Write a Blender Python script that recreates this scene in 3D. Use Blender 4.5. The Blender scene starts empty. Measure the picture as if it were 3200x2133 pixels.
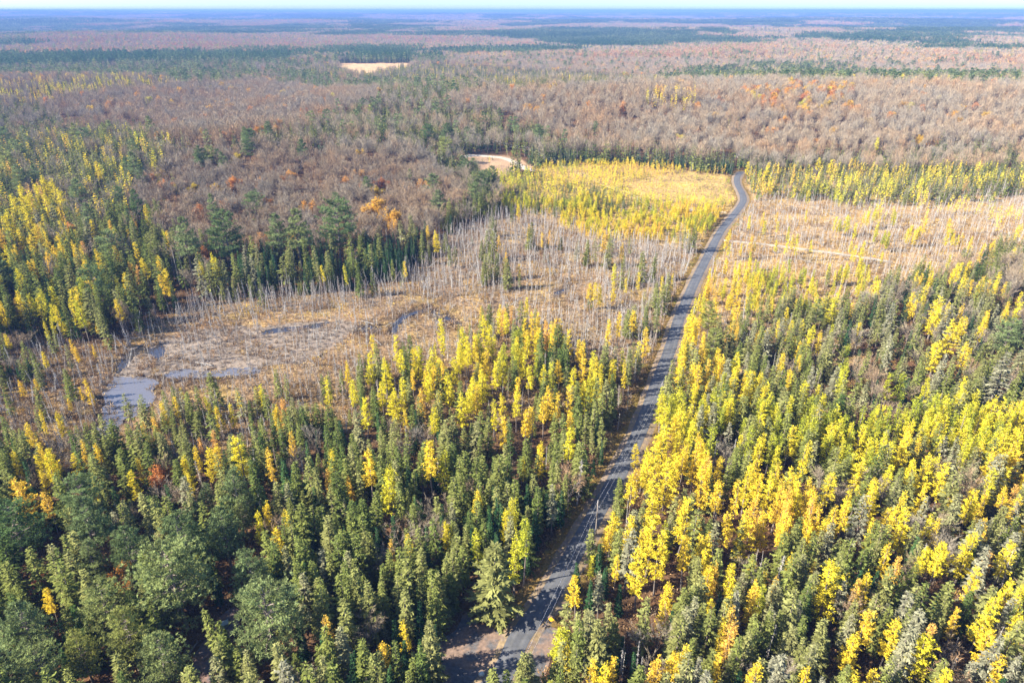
import bpy, math, random
import numpy as np
from mathutils import Vector
C = bpy.context.scene.collection
SC = bpy.context.scene
# ------------------------------------------------------------------ camera, sky, sun, exposure
cam_d = bpy.data.cameras.new('camera'); cam = bpy.data.objects.new('camera', cam_d); C.objects.link(cam)
cam.location = (0, 0, 110); cam.rotation_euler = (math.radians(90 - 25.8515), 0, 0)
cam_d.sensor_width = 36; cam_d.lens = 24; cam_d.clip_start = 0.5; cam_d.clip_end = 90000
SC.camera = cam
SUN_AZ = math.radians(-104); SUN_EL = math.radians(33)        # azimuth clockwise from +Y: the sun stands to the left, a little behind
w = bpy.data.worlds.new('World'); SC.world = w; w.use_nodes = True
nt = w.node_tree; bg = nt.nodes['Background']
sky = nt.nodes.new('ShaderNodeTexSky'); sky.sky_type = 'NISHITA'; sky.sun_disc = False
sky.sun_elevation = SUN_EL; sky.sun_rotation = SUN_AZ % (2 * math.pi)
sky.air_density = 0.7; sky.dust_density = 1.0; sky.ozone_density = 6.0; sky.altitude = 300
nt.links.new(sky.outputs[0], bg.inputs[0]); bg.inputs[1].default_value = 0.10
sun_d = bpy.data.lights.new('sun', 'SUN'); sun_d.energy = 5.0; sun_d.angle = math.radians(0.6); sun_d.color = (1.0, 0.94, 0.83)
sun = bpy.data.objects.new('sun', sun_d); C.objects.link(sun)
sv = Vector((math.sin(SUN_AZ) * math.cos(SUN_EL), math.cos(SUN_AZ) * math.cos(SUN_EL), math.sin(SUN_EL)))
sun.rotation_euler = sv.to_track_quat('Z', 'Y').to_euler(); sun.location = (-60, -20, 300)
SC.view_settings.view_transform = 'Standard'; SC.view_settings.look = 'None'; SC.view_settings.gamma = 1
SC.view_settings.use_curve_mapping = False; SC.view_settings.exposure = 1.98
SC.cycles.volume_bounces = 0; SC.cycles.max_bounces = 5; SC.cycles.diffuse_bounces = 3; SC.cycles.glossy_bounces = 2
SC.cycles.transmission_bounces = 2; SC.cycles.transparent_max_bounces = 4
SC.cycles.volume_max_steps = 64
HAZE_DENSITY = 1.15e-4; HAZE_COLOR = (0.17, 0.30, 0.66)
rng = np.random.default_rng(7)
# ---- terrain
def sstep(a, b, x):
    t = np.clip((x - a) / (b - a), 0, 1)
    return t * t * (3 - 2 * t)

def vnoise(x, y, seed=0):
    xi = np.floor(x).astype(np.int64); yi = np.floor(y).astype(np.int64)
    fx = x - xi; fy = y - yi
    fx = fx * fx * (3 - 2 * fx); fy = fy * fy * (3 - 2 * fy)
    def h(a, b):
        n = (a * 374761393 + b * 668265263 + seed * 974634777) & 0xffffffff
        n = ((n ^ (n >> 13)) * 1274126177) & 0xffffffff
        return ((n ^ (n >> 16)) & 0xffff) / 65535.0
    return (h(xi, yi) * (1 - fx) + h(xi + 1, yi) * fx) * (1 - fy) + (h(xi, yi + 1) * (1 - fx) + h(xi + 1, yi + 1) * fx) * fy

def fbm(x, y, seed=0, octv=4):
    s = 0; a = 0.5; t = 0
    for o in range(octv):
        s = s + a * vnoise(x, y, seed + o); t += a
        x = x * 2.03 + 17.1; y = y * 2.03 - 9.7; a *= 0.5
    return s / t

def terrain(x, y):
    x = np.asarray(x, float); y = np.asarray(y, float)
    r = np.hypot(x, y)
    z = 14 * np.exp(-(((x + 190) / 150) ** 2 + ((y - 570) / 90) ** 2) ** 1.3)          # hardwood knoll beside the marsh
    z = z + 24 * np.exp(-(np.abs(y - 860) / 190) ** 2.6) * sstep(-420, 60, x) * (0.75 + 0.5 * fbm(x / 260, y / 260, 5, 3))  # long hardwood ridge
    z = z + 16 * np.exp(-((np.abs(y - 1000) / 190) ** 2.4)) * (1 - sstep(-620, -250, x)) * sstep(-2500, -1000, x)
    roll = (fbm(x / 1500, y / 900, 11, 3) - 0.45)
    z = z + sstep(1150, 2400, r) * 60 * roll + sstep(3500, 9000, r) * 60 * (fbm(x / 3800, y / 2600, 23, 3) - 0.5)
    az = np.arctan2(x, np.maximum(y, 1.0))
    z = z + sstep(4500, 16000, r) * 62 * np.clip(-az / 0.64, 0, 1.0)
    z = np.where(z > 70, 70 + (z - 70) * .3, z)
    return z

# land cover outlines in metres: name, spacing, mix, height factor, ground cover, outline
ZONES = [
('field_far', 6, {}, 1, 'field', [(-400.8, 1675.5), (-219.7, 1702.4), (-208.8, 1542.5), (-239.3, 1430.4), (-257.7, 1345.6), (-294.0, 1327.2), (-338.9, 1457.3)]),
('yard', 9, {'fir_tree': 0.5, 'larch_tree': 0.5}, 0.4, 'sand', [(-38.2, 549.3), (-31.9, 560.3), (-9.2, 564.5), (8.4, 556.4), (15.4, 531.3), (7.9, 519.3), (-2.0, 523.2), (-8.4, 509.2), (-22.7, 504.7), (-28.3, 522.0)]),
('yard_far', 16, {'fir_tree': 1}, 0.5, 'sand', [(-484.4, 754.4), (-477.5, 762.4), (-455.6, 748.2), (-437.4, 736.0), (-443.5, 715.0)]),
('yard_left', 14, {'fir_tree': 1}, 0.6, 'sand', [(-413.1, 737.0), (-410.0, 753.3), (-383.3, 736.5), (-342.7, 697.3), (-302.0, 631.9), (-324.1, 640.3), (-379.9, 693.8)]),
('marsh_open', 3.5, {'dead_tree': 1}, 0.75, 'marsh', [(-121.2, 166.8), (-125.8, 180.2), (-130.3, 190.9), (-135.8, 202.7), (-138.6, 222.7), (-137.5, 232.0), (-127.1, 240.0), (-117.5, 241.2), (-100.3, 250.5), (-83.5, 252.7), (-50.1, 263.2), (-23.6, 272.9), (4.6, 279.1), (30.3, 289.9), (44.1, 289.9), (31.6, 264.1), (7.6, 248.3), (-10.9, 234.0), (-35.8, 222.7), (-49.6, 212.4), (-61.0, 202.7), (-75.9, 193.8), (-91.9, 184.1), (-102.1, 176.4), (-109.3, 172.2), (-112.5, 163.4)]),
('snag_belt_back', 2.6, {'dead_tree': 0.96, 'larch_tree': 0.008, 'spruce_tree': 0.032}, 0.9, 'marsh', [(-134.5, 225.7), (-137.3, 256.9), (-126.0, 264.0), (-107.6, 274.0), (-70.8, 276.6), (-44.2, 305.1), (-39.8, 342.7), (-23.5, 375.5), (1.0, 403.9), (28.2, 380.0), (40.1, 350.4), (68.8, 342.7), (94.1, 335.3), (84.7, 305.1), (42.8, 281.9), (4.4, 271.4), (-48.8, 256.9), (-98.2, 245.7), (-124.1, 234.5)]),
('snag_belt_mid', 2.5, {'dead_tree': 0.92, 'larch_tree': 0.02, 'spruce_tree': 0.06}, 0.85, 'marsh', [(94.1, 335.3), (108.1, 354.4), (90.8, 305.1), (63.2, 235.3), (52.2, 213.2), (43.4, 197.1), (30.6, 209.8), (11.7, 223.8), (2.3, 235.3), (-11.7, 216.6), (-33.0, 203.3), (-46.5, 197.1), (-59.3, 197.1), (-34.8, 216.6), (-10.6, 227.5), (7.4, 241.5), (30.8, 256.9), (42.8, 281.9)]),
('snag_left', 2.8, {'dead_tree': 0.78, 'spruce_tree': 0.09, 'larch_tree': 0.025, 'bare_tree': 0.075, 'fir_tree': 0.03}, 0.72, 'bog', [(-185.8, 223.8), (-174.6, 231.4), (-144.3, 220.2), (-143.5, 237.4), (-137.3, 256.9), (-133.7, 225.7), (-134.5, 213.2), (-132.1, 197.1), (-122.4, 175.2), (-117.8, 162.2), (-117.8, 156.8), (-126.0, 152.7), (-144.2, 162.2)]),
('snag_front', 2.6, {'dead_tree': 0.66, 'larch_tree': 0.06, 'spruce_tree': 0.28}, 0.72, 'bog', [(-106.3, 167.5), (-99.3, 171.5), (-89.4, 179.0), (-73.8, 188.4), (-59.3, 197.1), (-46.5, 197.1), (-29.7, 188.4), (-35.3, 171.5), (-58.4, 162.2), (-81.1, 151.7), (-102.6, 152.7), (-116.6, 156.8), (-109.4, 158.9)]),
('larch_center', 3.6, {'larch_tree': 0.42, 'spruce_tree': 0.34, 'dead_tree': 0.24}, 0.95, 'bog', [(-45.6, 193.4), (-32.4, 199.5), (-11.5, 212.5), (2.3, 230.9), (11.5, 219.6), (30.0, 205.8), (42.5, 193.4), (34.2, 167.1), (25.2, 164.8), (13.6, 178.2), (-3.3, 173.1), (-26.5, 163.6), (-34.6, 168.3), (-29.2, 184.9)]),
('road_left_mix', 3.6, {'spruce_tree': 0.62, 'dead_tree': 0.32, 'larch_tree': 0.06}, 0.85, 'bog', [(35.2, 249.9), (55.8, 268.9), (69.0, 254.4), (49.8, 201.4), (31.9, 159.6), (25.4, 166.3), (34.5, 168.7), (42.9, 195.3), (30.3, 207.8)]),
('fore_back', 3.2, {'spruce_tree': 0.52, 'fir_tree': 0.12, 'dead_tree': 0.12, 'bare_tree': 0.06, 'larch_tree': 0.06}, 0.85, 'forest', [(-141.5, 159.2), (-123.6, 149.8), (-115.6, 153.9), (-100.7, 149.8), (-79.6, 148.8), (-57.3, 159.2), (-34.6, 168.3), (-26.5, 163.6), (-3.3, 173.1), (13.6, 178.2), (25.2, 164.8), (31.6, 158.1), (25.0, 144.0), (13.6, 141.2), (-8.3, 140.3), (-40.8, 138.5), (-72.0, 135.0), (-104.9, 136.8), (-125.2, 135.0)]),
('fore_left', 3.2, {'spruce_tree': 0.62, 'fir_tree': 0.2, 'pine_tree': 0.03, 'bare_tree': 0.04, 'larch_tree': 0.015, 'dead_tree': 0.03}, 0.95, 'forest', [(-157.1, 135.0), (-125.2, 135.0), (-104.9, 136.8), (-72.0, 135.0), (-61.6, 123.8), (-48.6, 107.4), (-39.4, 93.9), (-33.4, 77.4), (-47.8, 75.8), (-61.8, 74.2), (-75.5, 72.7), (-88.8, 71.2), (-101.8, 69.8), (-115.3, 85.7), (-133.0, 106.6)]),
('fore_mid', 2.6, {'spruce_tree': 0.64, 'fir_tree': 0.24, 'larch_tree': 0.02, 'bare_tree': 0.03, 'dead_tree': 0.03}, 0.95, 'forest', [(-72.0, 135.0), (-40.8, 138.5), (-8.3, 140.3), (13.6, 141.2), (25.0, 144.0), (16.7, 126.9), (6.7, 107.4), (-1.3, 91.8), (-12.4, 72.7), (-32.2, 72.7), (-39.4, 93.9), (-48.6, 107.4), (-61.6, 123.8)]),
('right_larch', 3.0, {'larch_tree': 0.58, 'spruce_tree': 0.31, 'dead_tree': 0.07, 'bare_tree': 0.04}, 0.98, 'forest', [(31.2, 128.5), (48.7, 179.5), (60.1, 196.4), (75.7, 179.5), (89.4, 164.8), (105.7, 160.3), (130.6, 171.9), (140.7, 158.1), (140.1, 136.8), (117.6, 123.8), (77.7, 113.9), (49.7, 108.7), (34.0, 103.8), (23.9, 101.5)]),
('right_front', 2.5, {'spruce_tree': 0.54, 'fir_tree': 0.08, 'larch_tree': 0.12, 'bare_tree': 0.07, 'dead_tree': 0.07}, 0.9, 'forest', [(1.7, 69.8), (12.5, 101.5), (31.2, 128.5), (23.9, 101.5), (34.0, 103.8), (49.7, 108.7), (77.7, 113.9), (117.6, 123.8), (153.0, 136.8), (135.0, 107.4), (122.0, 86.0), (112.0, 69.8), (98.2, 69.8), (84.4, 69.8), (70.6, 69.8), (56.8, 69.8), (43.0, 69.8), (29.2, 69.8), (15.4, 69.8)]),
('right_mid_grey', 3.4, {'spruce_tree': 0.46, 'dead_tree': 0.28, 'larch_tree': 0.22, 'bare_tree': 0.04}, 0.85, 'bog', [(62.4, 221.7), (77.6, 240.4), (106.5, 246.4), (132.1, 246.4), (128.9, 221.7), (109.4, 192.3), (90.3, 166.3), (76.5, 181.2), (60.6, 198.3)]),
('right_hill', 4.2, {'spruce_tree': 0.52, 'fir_tree': 0.14, 'bare_tree': 0.21, 'larch_tree': 0.1}, 0.95, 'forest', [(130.8, 244.1), (157.6, 263.8), (176.9, 283.1), (203.4, 295.7), (253.7, 325.4), (311.3, 305.5), (207.5, 194.9), (153.0, 136.8), (140.1, 136.8), (140.7, 158.1), (130.6, 171.9), (105.7, 160.3), (89.4, 164.8), (108.4, 190.5), (129.4, 223.3)]),
('bog_right_front', 3.4, {'dead_tree': 0.5, 'larch_tree': 0.44, 'spruce_tree': 0.06}, 0.65, 'heath', [(77.5, 259.3), (94.6, 295.9), (130.1, 284.6), (156.6, 279.2), (162.2, 271.4), (134.6, 251.1), (108.5, 251.1), (79.1, 245.0)]),
('bog_right', 3.0, {'dead_tree': 0.95, 'larch_tree': 0.05}, 0.75, 'heath', [(87.9, 288.5), (115.6, 346.9), (145.0, 418.6), (167.4, 438.4), (199.4, 427.2), (249.9, 418.6), (331.4, 438.4), (426.5, 435.0), (324.8, 318.7), (264.6, 339.5), (212.2, 308.5), (184.5, 295.3), (164.4, 275.2), (158.8, 283.1), (132.0, 288.5), (95.9, 300.0)]),
('far_larch_belt', 3.2, {'larch_tree': 0.28, 'spruce_tree': 0.4, 'dead_tree': 0.32}, 0.85, 'heath', [(166.3, 486.9), (177.8, 498.3), (215.8, 507.1), (295.9, 507.1), (374.6, 504.2), (485.4, 504.1), (412.8, 421.0), (320.8, 424.3), (241.8, 405.1), (193.0, 413.5), (162.0, 424.3), (153.2, 438.0)]),
('young_field', 4.2, {'larch_tree': 1}, 0.2, 'straw', [(81.7, 486.7), (125.2, 515.2), (164.6, 505.1), (160.3, 480.1), (144.5, 437.0), (117.3, 429.2), (91.1, 437.0), (76.9, 454.6)]),
('young_green', 2.8, {'larch_tree': 0.45, 'spruce_tree': 0.55}, 0.42, 'straw', [(-14.2, 485.7), (-1.9, 502.0), (20.3, 501.2), (66.2, 462.8), (83.7, 427.5), (62.9, 396.6), (38.8, 387.1), (1.0, 408.4), (-10.2, 438.4)]),
('young_larch', 2.9, {'larch_tree': 0.95, 'spruce_tree': 0.05}, 0.34, 'straw', [(15.2, 522.7), (38.9, 542.8), (93.4, 542.2), (164.8, 506.3), (124.1, 510.7), (81.0, 482.3), (76.2, 450.5), (90.3, 433.0), (116.2, 425.3), (143.2, 433.0), (141.1, 416.7), (122.1, 382.6), (109.0, 357.0), (96.4, 343.8), (70.1, 349.2), (40.9, 357.0), (28.7, 387.1), (38.8, 387.1), (62.9, 396.6), (83.7, 427.5), (66.2, 462.8), (20.3, 501.2)]),
('left_conifer', 4.0, {'spruce_tree': 0.63, 'larch_tree': 0.1, 'fir_tree': 0.14, 'dead_tree': 0.06, 'bare_tree': 0.055, 'pine_tree': 0.015}, 1.15, 'forest', [(-557.6, 607.8), (-443.5, 606.7), (-421.4, 665.3), (-351.2, 641.2), (-271.7, 557.3), (-240.6, 474.8), (-251.8, 456.9), (-222.1, 391.2), (-182.6, 351.7), (-156.5, 305.5), (-105.5, 268.8), (-123.6, 259.0), (-134.7, 252.0), (-140.8, 232.9), (-141.6, 216.0), (-171.3, 227.0), (-182.2, 219.6), (-219.9, 209.1), (-315.5, 321.9)]),
('knoll_edge', 2.9, {'fir_tree': 0.7, 'spruce_tree': 0.25, 'bare_tree': 0.015, 'dead_tree': 0.035}, 1.12, 'forest', [(-156.5, 305.5), (-119.8, 311.9), (-60.1, 328.9), (-42.8, 340.0), (-43.4, 299.3), (-69.4, 271.4), (-105.5, 268.8)]),
('knoll', 6.2, {'bare_tree': 0.92, 'maple_tree': 0.022, 'spruce_tree': 0.01, 'pine_tree': 0.015}, 1, 'forest', [(-249.9, 453.5), (-239.0, 471.6), (-254.9, 519.6), (-221.0, 525.2), (-157.1, 530.8), (-79.7, 542.7), (-44.0, 475.4), (-33.1, 407.6), (-42.4, 336.7), (-59.5, 325.8), (-118.6, 308.9), (-155.0, 302.5), (-180.8, 348.3), (-220.0, 387.5)]),
('conifer_center', 3.9, {'spruce_tree': 0.56, 'fir_tree': 0.3, 'bare_tree': 0.12, 'pine_tree': 0.02}, 0.95, 'forest', [(-80.3, 546.5), (-58.2, 528.4), (-36.6, 525.7), (-27.1, 499.1), (-13.7, 469.5), (-9.8, 422.4), (1.0, 393.3), (-23.1, 368.4), (-42.8, 340.0), (-33.4, 411.6), (-44.3, 479.2)]),
('conifer_belt', 4.9, {'spruce_tree': 0.64, 'bare_tree': 0.17, 'fir_tree': 0.16, 'pine_tree': 0.03}, 1, 'forest', [(-254.9, 519.6), (-208.2, 545.4), (-190.7, 577.1), (-180.6, 749.0), (-128.8, 769.1), (-20.2, 721.3), (21.6, 652.5), (45.3, 587.3), (-15.4, 535.1), (-36.3, 521.9), (-57.8, 524.8), (-79.7, 542.7), (-157.1, 530.8), (-221.0, 525.2)]),
('ridge_foot', 4.0, {'fir_tree': 0.5, 'spruce_tree': 0.42, 'bare_tree': 0.08}, 1.15, 'forest', [(-33.4, 557.4), (45.0, 583.7), (113.2, 558.7), (184.4, 545.9), (167.4, 490.8), (90.2, 523.4), (37.6, 524.5), (14.7, 505.3), (-8.8, 538.2)]),
('ridge_foot_right', 5, {'spruce_tree': 0.52, 'bare_tree': 0.3, 'fir_tree': 0.18}, 0.9, 'forest', [(184.4, 545.9), (257.8, 570.5), (348.7, 590.2), (444.4, 609.6), (589.7, 625.9), (480.9, 499.4), (371.1, 499.5), (293.2, 502.4), (213.8, 502.4), (176.1, 493.6), (164.8, 482.3)]),
('ridge_yellow', 6, {'larch_tree': 0.7, 'bare_tree': 0.3}, 1.3, 'forest', [(142.6, 752.2), (169.3, 772.0), (190.2, 761.3), (181.5, 722.7), (156.8, 708.6), (135.9, 712.5)]),
('ridge_orange', 6.4, {'maple_tree': 0.36, 'bare_tree': 0.64}, 1, 'forest', [(249.6, 791.2), (304.6, 841.2), (377.0, 801.0), (340.3, 704.5), (288.0, 689.9), (252.4, 710.5)]),
('ridge', 6.6, {'bare_tree': 0.95, 'maple_tree': 0.02, 'spruce_tree': 0.01, 'fir_tree': 0.005}, 1, 'forest', [(-78.6, 735.3), (11.6, 806.5), (166.7, 859.3), (327.8, 878.2), (409.6, 847.0), (498.6, 839.3), (587.5, 833.8), (721.9, 860.4), (855.7, 878.7), (620.0, 617.6), (528.0, 609.3), (438.2, 601.1), (343.4, 581.1), (253.5, 560.9), (181.1, 536.2), (111.2, 549.1), (44.3, 574.3), (21.5, 648.2), (-20.1, 716.9)]),
('left_hard', 6.6, {'bare_tree': 0.91, 'maple_tree': 0.03, 'spruce_tree': 0.06}, 1, 'forest', [(-522.6, 798.7), (-499.4, 894.7), (-446.2, 956.4), (-374.9, 1086.1), (-203.1, 896.6), (-179.2, 743.5), (-188.7, 571.1), (-206.5, 541.0), (-266.3, 546.2), (-371.3, 689.2), (-459.4, 731.1)]),
('left_upper_conifer', 4.8, {'spruce_tree': 0.62, 'bare_tree': 0.17, 'fir_tree': 0.21}, 1, 'forest', [(-713.5, 794.6), (-618.6, 797.0), (-526.0, 804.0), (-463.3, 737.3), (-375.1, 696.4), (-268.9, 551.5), (-344.9, 629.6), (-417.3, 658.7), (-439.0, 600.5), (-552.3, 602.0)]),
('left_larch_band', 6, {'larch_tree': 0.4, 'spruce_tree': 0.4, 'bare_tree': 0.2}, 1, 'forest', [(-768.6, 930.3), (-659.1, 986.6), (-622.6, 1068.6), (-583.3, 1183.5), (-494.0, 985.2), (-548.3, 886.3), (-592.6, 831.5), (-683.6, 818.7)]),
('bog_conifer', 5.5, {'spruce_tree': 0.85, 'larch_tree': 0.06, 'bare_tree': 0.09}, 0.95, 'forest', [(-451.1, 1416.3), (-396.1, 1532.6), (-317.6, 1421.4), (-261.2, 1345.4), (-250.5, 1424.0), (-215.1, 1504.4), (-161.2, 1544.8), (140.3, 1354.8), (237.4, 1226.1), (140.9, 858.7), (11.9, 826.4), (-115.7, 1095.9), (-226.6, 1160.8), (-362.9, 1278.0)]),
('field_back', 5.5, {'spruce_tree': 0.8, 'pine_tree': 0.1, 'bare_tree': 0.1}, 1.1, 'forest', [(-481.5, 1676.8), (-437.2, 1780.9), (-199.4, 1922.0), (-133.9, 1665.2), (-159.6, 1530.1), (-211.2, 1578.4), (-360.7, 1557.6)]),
('right_back_conifer', 7, {'pine_tree': 0.24, 'spruce_tree': 0.26, 'larch_tree': 0.22, 'bare_tree': 0.28}, 1, 'forest', [(232.4, 1200.4), (311.0, 1361.4), (524.7, 1542.4), (657.8, 1533.0), (672.7, 1372.2), (765.5, 1319.3), (916.9, 1308.8), (1089.1, 1283.8), (742.0, 869.6), (591.2, 839.3), (500.3, 842.3), (410.5, 849.0), (327.8, 878.2)]),
('back_brown', 7, {'bare_tree': 0.9, 'maple_tree': 0.06, 'pine_tree': 0.04}, 1, 'forest', [(-158.1, 1515.5), (-89.1, 1990.0), (136.2, 1864.4), (346.2, 1812.5), (544.4, 1761.0), (725.5, 1697.6), (945.4, 1687.8), (1143.8, 1651.8), (1367.6, 1633.0), (1089.1, 1283.8), (916.9, 1308.8), (765.5, 1319.3), (672.7, 1372.2), (657.8, 1533.0), (524.7, 1542.4), (311.0, 1361.4), (232.4, 1200.4), (137.5, 1327.5)]),
]
PONDS = [[(-130.5, 188.5), (-133.3, 199.7), (-127.5, 200.3), (-120.7, 199.7), (-116.0, 196.1), (-114.2, 189.3), (-113.0, 184.4), (-111.7, 178.0), (-115.5, 173.8), (-116.3, 168.3), (-115.1, 162.3), (-117.4, 157.4), (-121.6, 167.2), (-123.8, 174.3), (-126.3, 181.8)], [(-117.0, 202.1), (-112.2, 205.2), (-104.5, 204.6), (-97.3, 205.2), (-92.1, 207.1), (-86.0, 206.8), (-86.1, 202.7), (-92.8, 200.9), (-100.8, 199.1), (-109.5, 199.1), (-114.6, 199.1)], [(-135.3, 204.6), (-137.7, 216.0), (-136.5, 221.2), (-134.5, 223.7), (-130.9, 221.2), (-128.0, 224.1), (-124.9, 219.4), (-123.8, 212.6), (-127.7, 216.0), (-132.1, 217.0), (-133.2, 211.6), (-132.0, 202.7)], [(-60.0, 240.1), (-57.3, 242.2), (-51.4, 239.3), (-49.5, 236.1), (-53.9, 234.6), (-58.0, 235.3)], [(-46.2, 235.3), (-46.2, 243.4), (-44.0, 251.9), (-39.9, 254.5), (-36.0, 259.1), (-32.1, 260.4), (-34.0, 256.3), (-39.5, 251.0), (-42.4, 247.2), (-43.8, 240.1), (-44.0, 234.6)], [(-34.0, 256.3), (-29.3, 253.7), (-23.5, 247.6), (-19.3, 241.7), (-21.3, 240.9), (-26.9, 247.2), (-33.5, 251.9)], [(-95.7, 236.1), (-90.0, 239.3), (-82.1, 240.9), (-76.0, 243.4), (-71.2, 245.1), (-74.1, 239.3), (-81.1, 237.3), (-88.6, 234.6), (-93.8, 233.0)], [(31.3, 174.8), (33.7, 178.0), (34.7, 175.5), (32.9, 170.7), (31.0, 168.3)], [(17.7, 275.5), (23.8, 281.7), (27.9, 284.3), (23.5, 277.5), (19.4, 272.4)], [(-122.5, 161.0), (-123.5, 168.3), (-120.4, 167.2), (-118.6, 161.6), (-118.1, 156.3)]]
MUD = [[(-138.0, 221.2), (-127.2, 232.3), (-116.9, 239.3), (-94.3, 242.2), (-71.5, 246.3), (-59.1, 244.2), (-63.2, 224.8), (-72.2, 211.0), (-86.1, 207.1), (-103.0, 204.6), (-116.7, 202.1), (-127.2, 199.7), (-132.4, 199.1)]]
GRAVEL = [[(-12.4, 84.6), (-13.8, 91.0), (-13.6, 94.0), (-11.2, 96.1), (-10.2, 100.4), (-9.0, 101.5), (-7.5, 98.7), (-4.0, 97.1), (-0.5, 95.5), (2.1, 96.6), (8.1, 97.1), (9.8, 96.1), (7.8, 92.0), (6.0, 87.2), (3.4, 81.8), (-5.8, 78.5), (-11.8, 78.5)]]
DRIVE = [(-59.0, 85.4), (-60.3, 90.5), (-59.7, 94.0), (-59.2, 98.2), (-58.1, 100.9), (-56.7, 102.1), (-54.7, 101.5), (-54.2, 97.1), (-55.5, 94.0), (-54.6, 90.0), (-54.6, 85.4), (-54.8, 81.8), (-57.9, 81.8)]
ROAD = [(-8.8, 78.5), (-2.1, 85.4), (1.2, 94.0), (7.8, 104.9), (15.4, 120.4), (20.5, 131.0), (28.0, 146.5), (37.2, 167.2), (47.7, 195.5), (57.3, 221.2), (66.2, 247.2), (81.8, 287.0), (97.0, 323.1), (115.1, 365.3), (134.1, 402.9), (147.0, 429.8), (152.9, 450.4), (157.9, 477.8), (164.5, 501.0), (173.3, 519.8)]
TRACK = [(112.6, 350.2), (124.8, 346.4), (138.8, 340.5), (150.1, 334.8), (163.0, 328.5), (175.2, 321.8), (184.9, 315.3)]
SPUR = [(129.7, 405.9), (122.3, 405.9), (112.7, 409.9), (103.4, 416.0)]
YTRACK = [(-40.0, 550.1), (-31.9, 558.8), (-19.7, 559.8), (-9.1, 558.4), (-0.4, 548.6), (8.0, 530.3), (15.1, 518.8)]
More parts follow.
